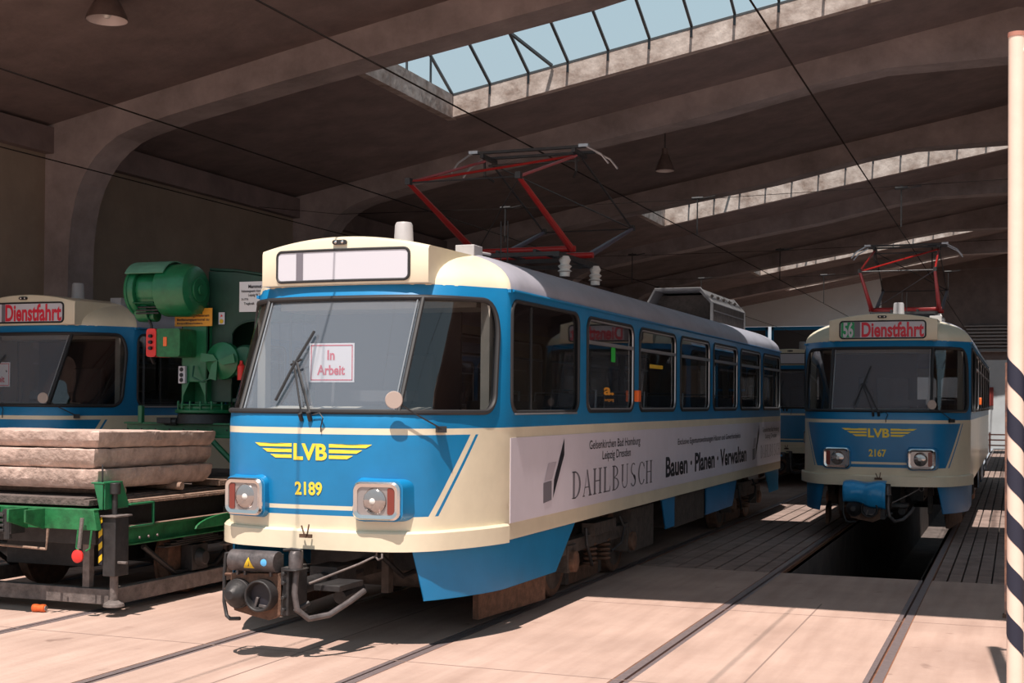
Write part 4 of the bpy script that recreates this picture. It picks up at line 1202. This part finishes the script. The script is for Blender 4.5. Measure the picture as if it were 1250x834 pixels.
def f(mb):
    # column with cut-out foot
    mb.bb(-7.86,-7.55,11.14,11.18,1.92,2.62); mb.bb(-7.86,-7.84,11.14,11.5,1.72,2.62); mb.bb(-7.57,-7.55,11.14,11.5,1.72,2.62)
    mb.prism([(-7.86,1.70),(-7.83,1.70),(-7.83,1.78),(-7.76,1.92),(-7.86,1.92)], lambda a,c,t:(a,11.14+.02*t,c)); mb.prism([(-7.55,1.70),(-7.58,1.70),(-7.58,1.78),(-7.65,1.92),(-7.55,1.92)], lambda a,c,t:(a,11.14+.02*t,c))
    mb.bb(-7.84,-7.57,11.35,11.5,1.7,2.6)
kb(f, 'column', [green])
def f(mb):
    # side cheek plate with arched opening, in two layers
    for y in (11.22, 11.62):
        P = [(-7.60,1.72),(-7.32,1.72)]
        arch = [(-7.32+.26*(1-math.cos(a)) , 2.36+.17*math.sin(a)) for a in [k*PI/2/6 for k in range(7)]]
        P += [(-7.32,2.36)]+arch[1:]+[(-6.3,2.53),(-6.3,2.80),(-6.9,2.96),(-7.25,3.02),(-7.60,3.04)]
        mb.prism(P, lambda a, c, t, y=y: (a, y+.02*t, c))
        mb.prism([(-7.0,1.72),(-6.3,1.72),(-6.3,1.85),(-7.0,1.85)], lambda a, c, t, y=y: (a, y+.02*t, c))
    mb.bb(-7.6,-6.3,11.24,11.62,1.72,1.76)
    mb.tube([(-7.31,11.21,1.9),(-7.31,11.21,2.36)]+[(-7.32+.26*(1-math.cos(a)),11.21,2.36+.17*math.sin(a)) for a in [k*PI/12 for k in range(1,7)]]+[(-6.4,11.21,2.53)], .012, 5)
    mb.tube([(-7.6,11.25,3.06),(-7.3,11.25,3.04),(-6.9,11.25,2.98),(-6.3,11.25,2.82)], .018, 6)
kb(f, 'cheek_plate', [mat('crane_green_dark', (.008,.045,.028), .5, var=.25, vscale=7, bump=.1)])
def f(mb):
    z = 2.83; y = 11.0
    mb.lathe((-8.29,y,z),(-8.18,y,z), [(0,.20),(.15,.255),(.45,.265),(.5,.245),(.8,.245),(1,.235)], 30, 0)
    mb.lathe((-8.18,y,z+.01),(-7.93,y,z+.01), [(0,.19),(1,.19)], 28, 0)
    mb.lathe((-7.95,y,z),(-7.56,y,z-.0), [(0,.20),(.05,.26),(.75,.265),(.92,.235),(1,.18)], 32, 0)
    mb.cyl((-7.56,y,z),(-7.54,y,z), .12, None, 20, 0); mb.cyl((-7.54,y,z),(-7.52,y,z), .05, None, 14, 0)
    mb.cyl((-8.22,y,z-.24),(-8.05,y,z-.24), .07, None, 14, 0); mb.lathe((-8.24,y-.02,z-.2),(-8.10,y-.02,z-.2), [(0,.11),(1,.10)], 20, 0)
    for k in range(6): mb.cyl((-8.2,y-.2,z-.13),(-7.95,y-.2,z-.13), .012, None, 6, 0)
    for k in range(3): mb.cyl((-8.2,y-.14-.0*k,z-.17-.03*k),(-7.93,y-.14,z-.17-.03*k), .01, None, 6, 1)
    mb.bb(-8.0,-7.6,11.0,11.3,2.6,2.7,0)
mo = kb(f, 'hoist_motor', [green, black])
def f(mb):
    a0, a1 = .18*PI, .72*PI; R = []
    for xx in (-8.36, -7.86):
        pass
    n = 10
    A = [(11.0-.285*math.cos(a0+(a1-a0)*k/n), 2.84+.285*math.sin(a0+(a1-a0)*k/n)) for k in range(n+1)]
    B = [(11.0-.275*math.cos(a0+(a1-a0)*k/n), 2.84+.275*math.sin(a0+(a1-a0)*k/n)) for k in range(n+1)][::-1]
    for k in range(n): mb.prism([A[k],A[k+1],B[n-k-1],B[n-k]], lambda a, c, t: (-8.27+.45*t, a, c))
kb(f, 'motor_cover', [mat('motor_cover_green', (.12,.30,.20), .5, var=.2)], 0, parent=mo, label='paler grey-green curved cover')
kb(lambda mb: mb.tube([(-8.12,10.95,2.55),(-8.08,10.95,2.48),(-8.10,10.97,2.35),(-8.14,11.0,2.2),(-8.12,11.05,2.1)], .016, 7), 'cable', [black], parent=mo)
def f(mb):
    mb.prism(rrect(-7.96,-7.68,2.165,2.445,.03,4), lambda a,c,t:(a,10.86+.28*t,c), 0); mb.prism(rrect(-8.07,-7.955,2.165,2.445,.03,4), lambda a,c,t:(a,10.85+.28*t,c), 1)
    for z in (2.25,2.31,2.37): mb.cyl((-8.01,10.85,z),(-8.01,10.82,z), .018, None, 10, 2)
    mb.bb(-7.87,-7.83,10.852,10.86,2.27,2.36,3)
kb(f, 'control_box', [greend, redp, ink, orange], 0, label='control box, red at the left and green at the right')
def f(mb):
    mb.bb(-7.865,-7.785,11.10,11.14,1.905,2.08,0)
    for z in (1.94,1.99,2.045): mb.cyl((-7.825,11.10,z),(-7.825,11.09,z), .022, None, 12, 1)
kb(f, 'socket_panel', [white, ink], label='white panel with three black sockets')
def f(mb):
    mb.lathe((-7.36,11.2,2.13),(-7.36,11.05,2.13), [(0,.18),(.3,.19),(.6,.185),(.8,.12),(1,.04)], 30, 0)
    mb.lathe((-7.13,11.22,2.12),(-7.13,11.14,2.12), [(0,.17),(.6,.17),(1,.15)], 26, 1)
    for k in (0, 2, 3):
        a = .1+k*PI/2.2; mb.prism([(0,0),(.19,.05),(.20,-.04),(.06,-.05)], lambda q, c, t: (-7.36+q*math.cos(a)-c*math.sin(a), 11.05-.02*t, 2.13+q*math.sin(a)+c*math.cos(a)), 0)
    mb.tube([(-7.42,11.1,1.98),(-7.55,11.05,1.92),(-7.66,11.05,1.97),(-7.68,11.1,2.08)], .01, 6, 1)
kb(f, 'cable_drum', [green, mat('drum_dark', (.01,.09,.05), .5)], 0)
kb(lambda mb: (mb.lathe((-7.14,11.12,1.94),(-7.14,11.12,2.10), [(0,.038),(.85,.038),(1,.02)], 16), mb.cyl((-7.14,11.12,2.1),(-7.14,11.12,2.13), .015, None, 8)), 'fire_extinguisher', [redp], 0)
def f(mb): mb.bb(-7.225,-6.88,11.205,11.215,2.62,2.92,0)
pl = kb(f, 'name_plate', [mat('plate_white', (.72,.72,.74), .5)], 0, label='white plate with black lettering')
mb = MB(); fn = lambda a, c: (a+7.7, 11.202-11.2, c-.95)
put_text(mb, 'Mammut', -7.12, -6.97, 2.855, 2.89, fn, 0, .03)
put_text(mb, 'Hebezeugwerk Horst & Co.', -7.20, -6.90, 2.815, 2.84, fn, 0, .02); put_text(mb, 'Leipzig W 33', -7.12, -6.97, 2.775, 2.80, fn, 0, .02)
put_text(mb, '31/776', -7.20, -7.12, 2.735, 2.755, fn, 0, .02); put_text(mb, '1989', -6.98, -6.92, 2.735, 2.755, fn, 0, .02)
put_text(mb, 'Tragkraft', -7.17, -7.05, 2.69, 2.715, fn, 0, .02)
mb.build('plate_lettering', [ink], pl, ang=0)
def f(mb): mb.bb(-7.93,-7.49,11.125,11.135,2.48,2.66,0)
pl = kb(f, 'warning_sign', [mat('sign_orange', (.75,.33,.03), .5)], 0, label='orange sign with black lettering')
mb = MB(); fn = lambda a, c: (a+7.7, 11.122-11.2, c-.95)
put_text(mb, 'Nur von eingewiesenem', -7.90, -7.52, 2.575, 2.60, fn, 0, .02); put_text(mb, 'Bedienungspersonal zu', -7.90, -7.52, 2.535, 2.56, fn, 0, .02); put_text(mb, 'bedienen', -7.90, -7.6, 2.50, 2.52, fn, 0, .02)
mb.build('sign_text', [ink], pl, ang=0)
def f(mb): mb.bb(-7.465,-7.395,11.205,11.21,2.50,2.62,0); mb.cyl((-7.43,11.205,2.53),(-7.43,11.2,2.53), .022, None, 14, 1); mb.cyl((-7.43,11.205,2.585),(-7.43,11.2,2.585), .016, None, 3, 2)
kb(f, 'sticker', [white, yellowp, redp], 0)
yo = MB().bb(-7.55,-6.75,11.75,12.3,.95,1.36).build('yellow_tank', [yellowp], bevel=.02); tag(yo, 'yellow steel box on the wagon under the crane', 'box')

# ------------------------------------------------------------------ gate post at the right
G = empty('gate_post', (0.0, 8.3, 0), 'tall pale steel gate post with dark diagonal stripes on its lower half', 'post')
R0 = .047
MB().cyl((0,0,0),(0,0,3.93), R0, None, 28).build('tube', [postc], G)
MB().cyl((0,0,3.93),(0,0,3.955), R0*1.08, None, 24).build('cap', [mat('cap_rust', (.45,.2,.15), .7)], G)
MB().tube([(.03,0,3.84),(1.6,0,3.84)], .03, 12).build('top_rail', [postc], G)
mb = MB(); zz = -.05
while zz < 2.06:     # helical stripes wrapped round the tube
    n = 48; b = len(mb.v)
    for k in range(n+1):
        a = 2*PI*k/n; h = .30*(1-k/n)
        for d in (0, .15):
            z = min(max(zz+h+d, .26), 2.05); mb.v.append((math.cos(a)*(R0+.0015), math.sin(a)*(R0+.0015), z))
    for k in range(n):
        if mb.v[b+2*k+1][2]-mb.v[b+2*k][2] > .001 or mb.v[b+2*k+3][2]-mb.v[b+2*k+2][2] > .001:
            mb.f.append([b+2*k,b+2*k+2,b+2*k+3,b+2*k+1]); mb.m.append(0)
    zz += .30
mb.build('stripes', [postb], G, ang=0, label='dark blue diagonal stripes')
g2 = empty('slim_post', (-.062, 11.55, 0), 'slim reddish-white post standing just behind the striped gate post', 'post')
MB().bb(-.02,.02,-.02,.02,0,2.1).build('tube', [mat('slim_post_paint', (.62,.32,.2), .6, var=.5, vscale=6, dark=(.05,.05,.08))], g2)
MB().bb(-.035,.035,-.035,.035,0,.03).build('foot', [rust], g2)

# drinks can
r = empty('drinks_can', (-7.43, 8.62, .033), 'crushed orange-red drinks can lying on the concrete before the wagon', 'can', rz=.15)
MB().lathe((-.06,0,0),(.06,0,0), [(0,.022),(.06,.032),(.3,.033),(.55,.028),(.75,.033),(.94,.032),(1,.022)], 20).build('can_body', [mat('can_orange', (.80,.16,.04), .3, .3, var=.4, vscale=14)], r)
MB().cyl((.058,0,0),(.064,0,0), .021, None, 16).build('can_lid', [alu], r)

# ------------------------------------------------------------------ light, sky, camera
wd = bpy.data.worlds.new('sky'); SC.world = wd; wd.use_nodes = True
N = wd.node_tree.nodes; L = wd.node_tree.links; bg = N['Background']
tc = N.new('ShaderNodeTexCoord'); sp = N.new('ShaderNodeSeparateXYZ'); L.new(tc.outputs['Generated'], sp.inputs[0])
rp = N.new('ShaderNodeValToRGB'); L.new(sp.outputs['Z'], rp.inputs[0])
e = rp.color_ramp.elements; e[0].position = 0; e[0].color = (.60,.63,.66,1); e[1].position = 1; e[1].color = (.40,.58,.72,1)
q = e.new(.35); q.color = (.52,.66,.74,1)
L.new(rp.outputs[0], bg.inputs[0]); bg.inputs[1].default_value = .85
sd = bpy.data.lights.new('sun', 'SUN'); sd.energy = 6.6; sd.angle = math.radians(.6); sd.color = (1, .875, .79)
so = bpy.data.objects.new('sun', sd); COL.objects.link(so)
dv = Vector((-.035, .45, -1)).normalized(); so.rotation_euler = dv.to_track_quat('-Z', 'Y').to_euler(); so.location = (3, -10, 20)

cd = bpy.data.cameras.new('camera'); cam = bpy.data.objects.new('camera', cd); COL.objects.link(cam); SC.camera = cam
cd.sensor_width = 36; cd.lens = 36*1600/1250; cd.shift_y = 54.8/1250; cd.clip_start = .05; cd.clip_end = 300
TH = math.atan(615/1600); PT = .0122; RO = .0076
fw = Vector((-math.sin(TH)*math.cos(PT), math.cos(TH)*math.cos(PT), math.sin(PT)))
rt = fw.cross(Vector((0,0,1))).normalized(); up = rt.cross(fw)
r2 = rt*math.cos(RO)+up*math.sin(RO); u2 = up*math.cos(RO)-rt*math.sin(RO)
M = Matrix((( r2.x,u2.x,-fw.x,0),(r2.y,u2.y,-fw.y,0),(r2.z,u2.z,-fw.z,1.74),(0,0,0,1)))
cam.matrix_world = M
SC.view_settings.view_transform = 'Standard'; SC.view_settings.look = 'None'; SC.view_settings.gamma = 1; SC.view_settings.use_curve_mapping = False
SC.view_settings.exposure = 0.1
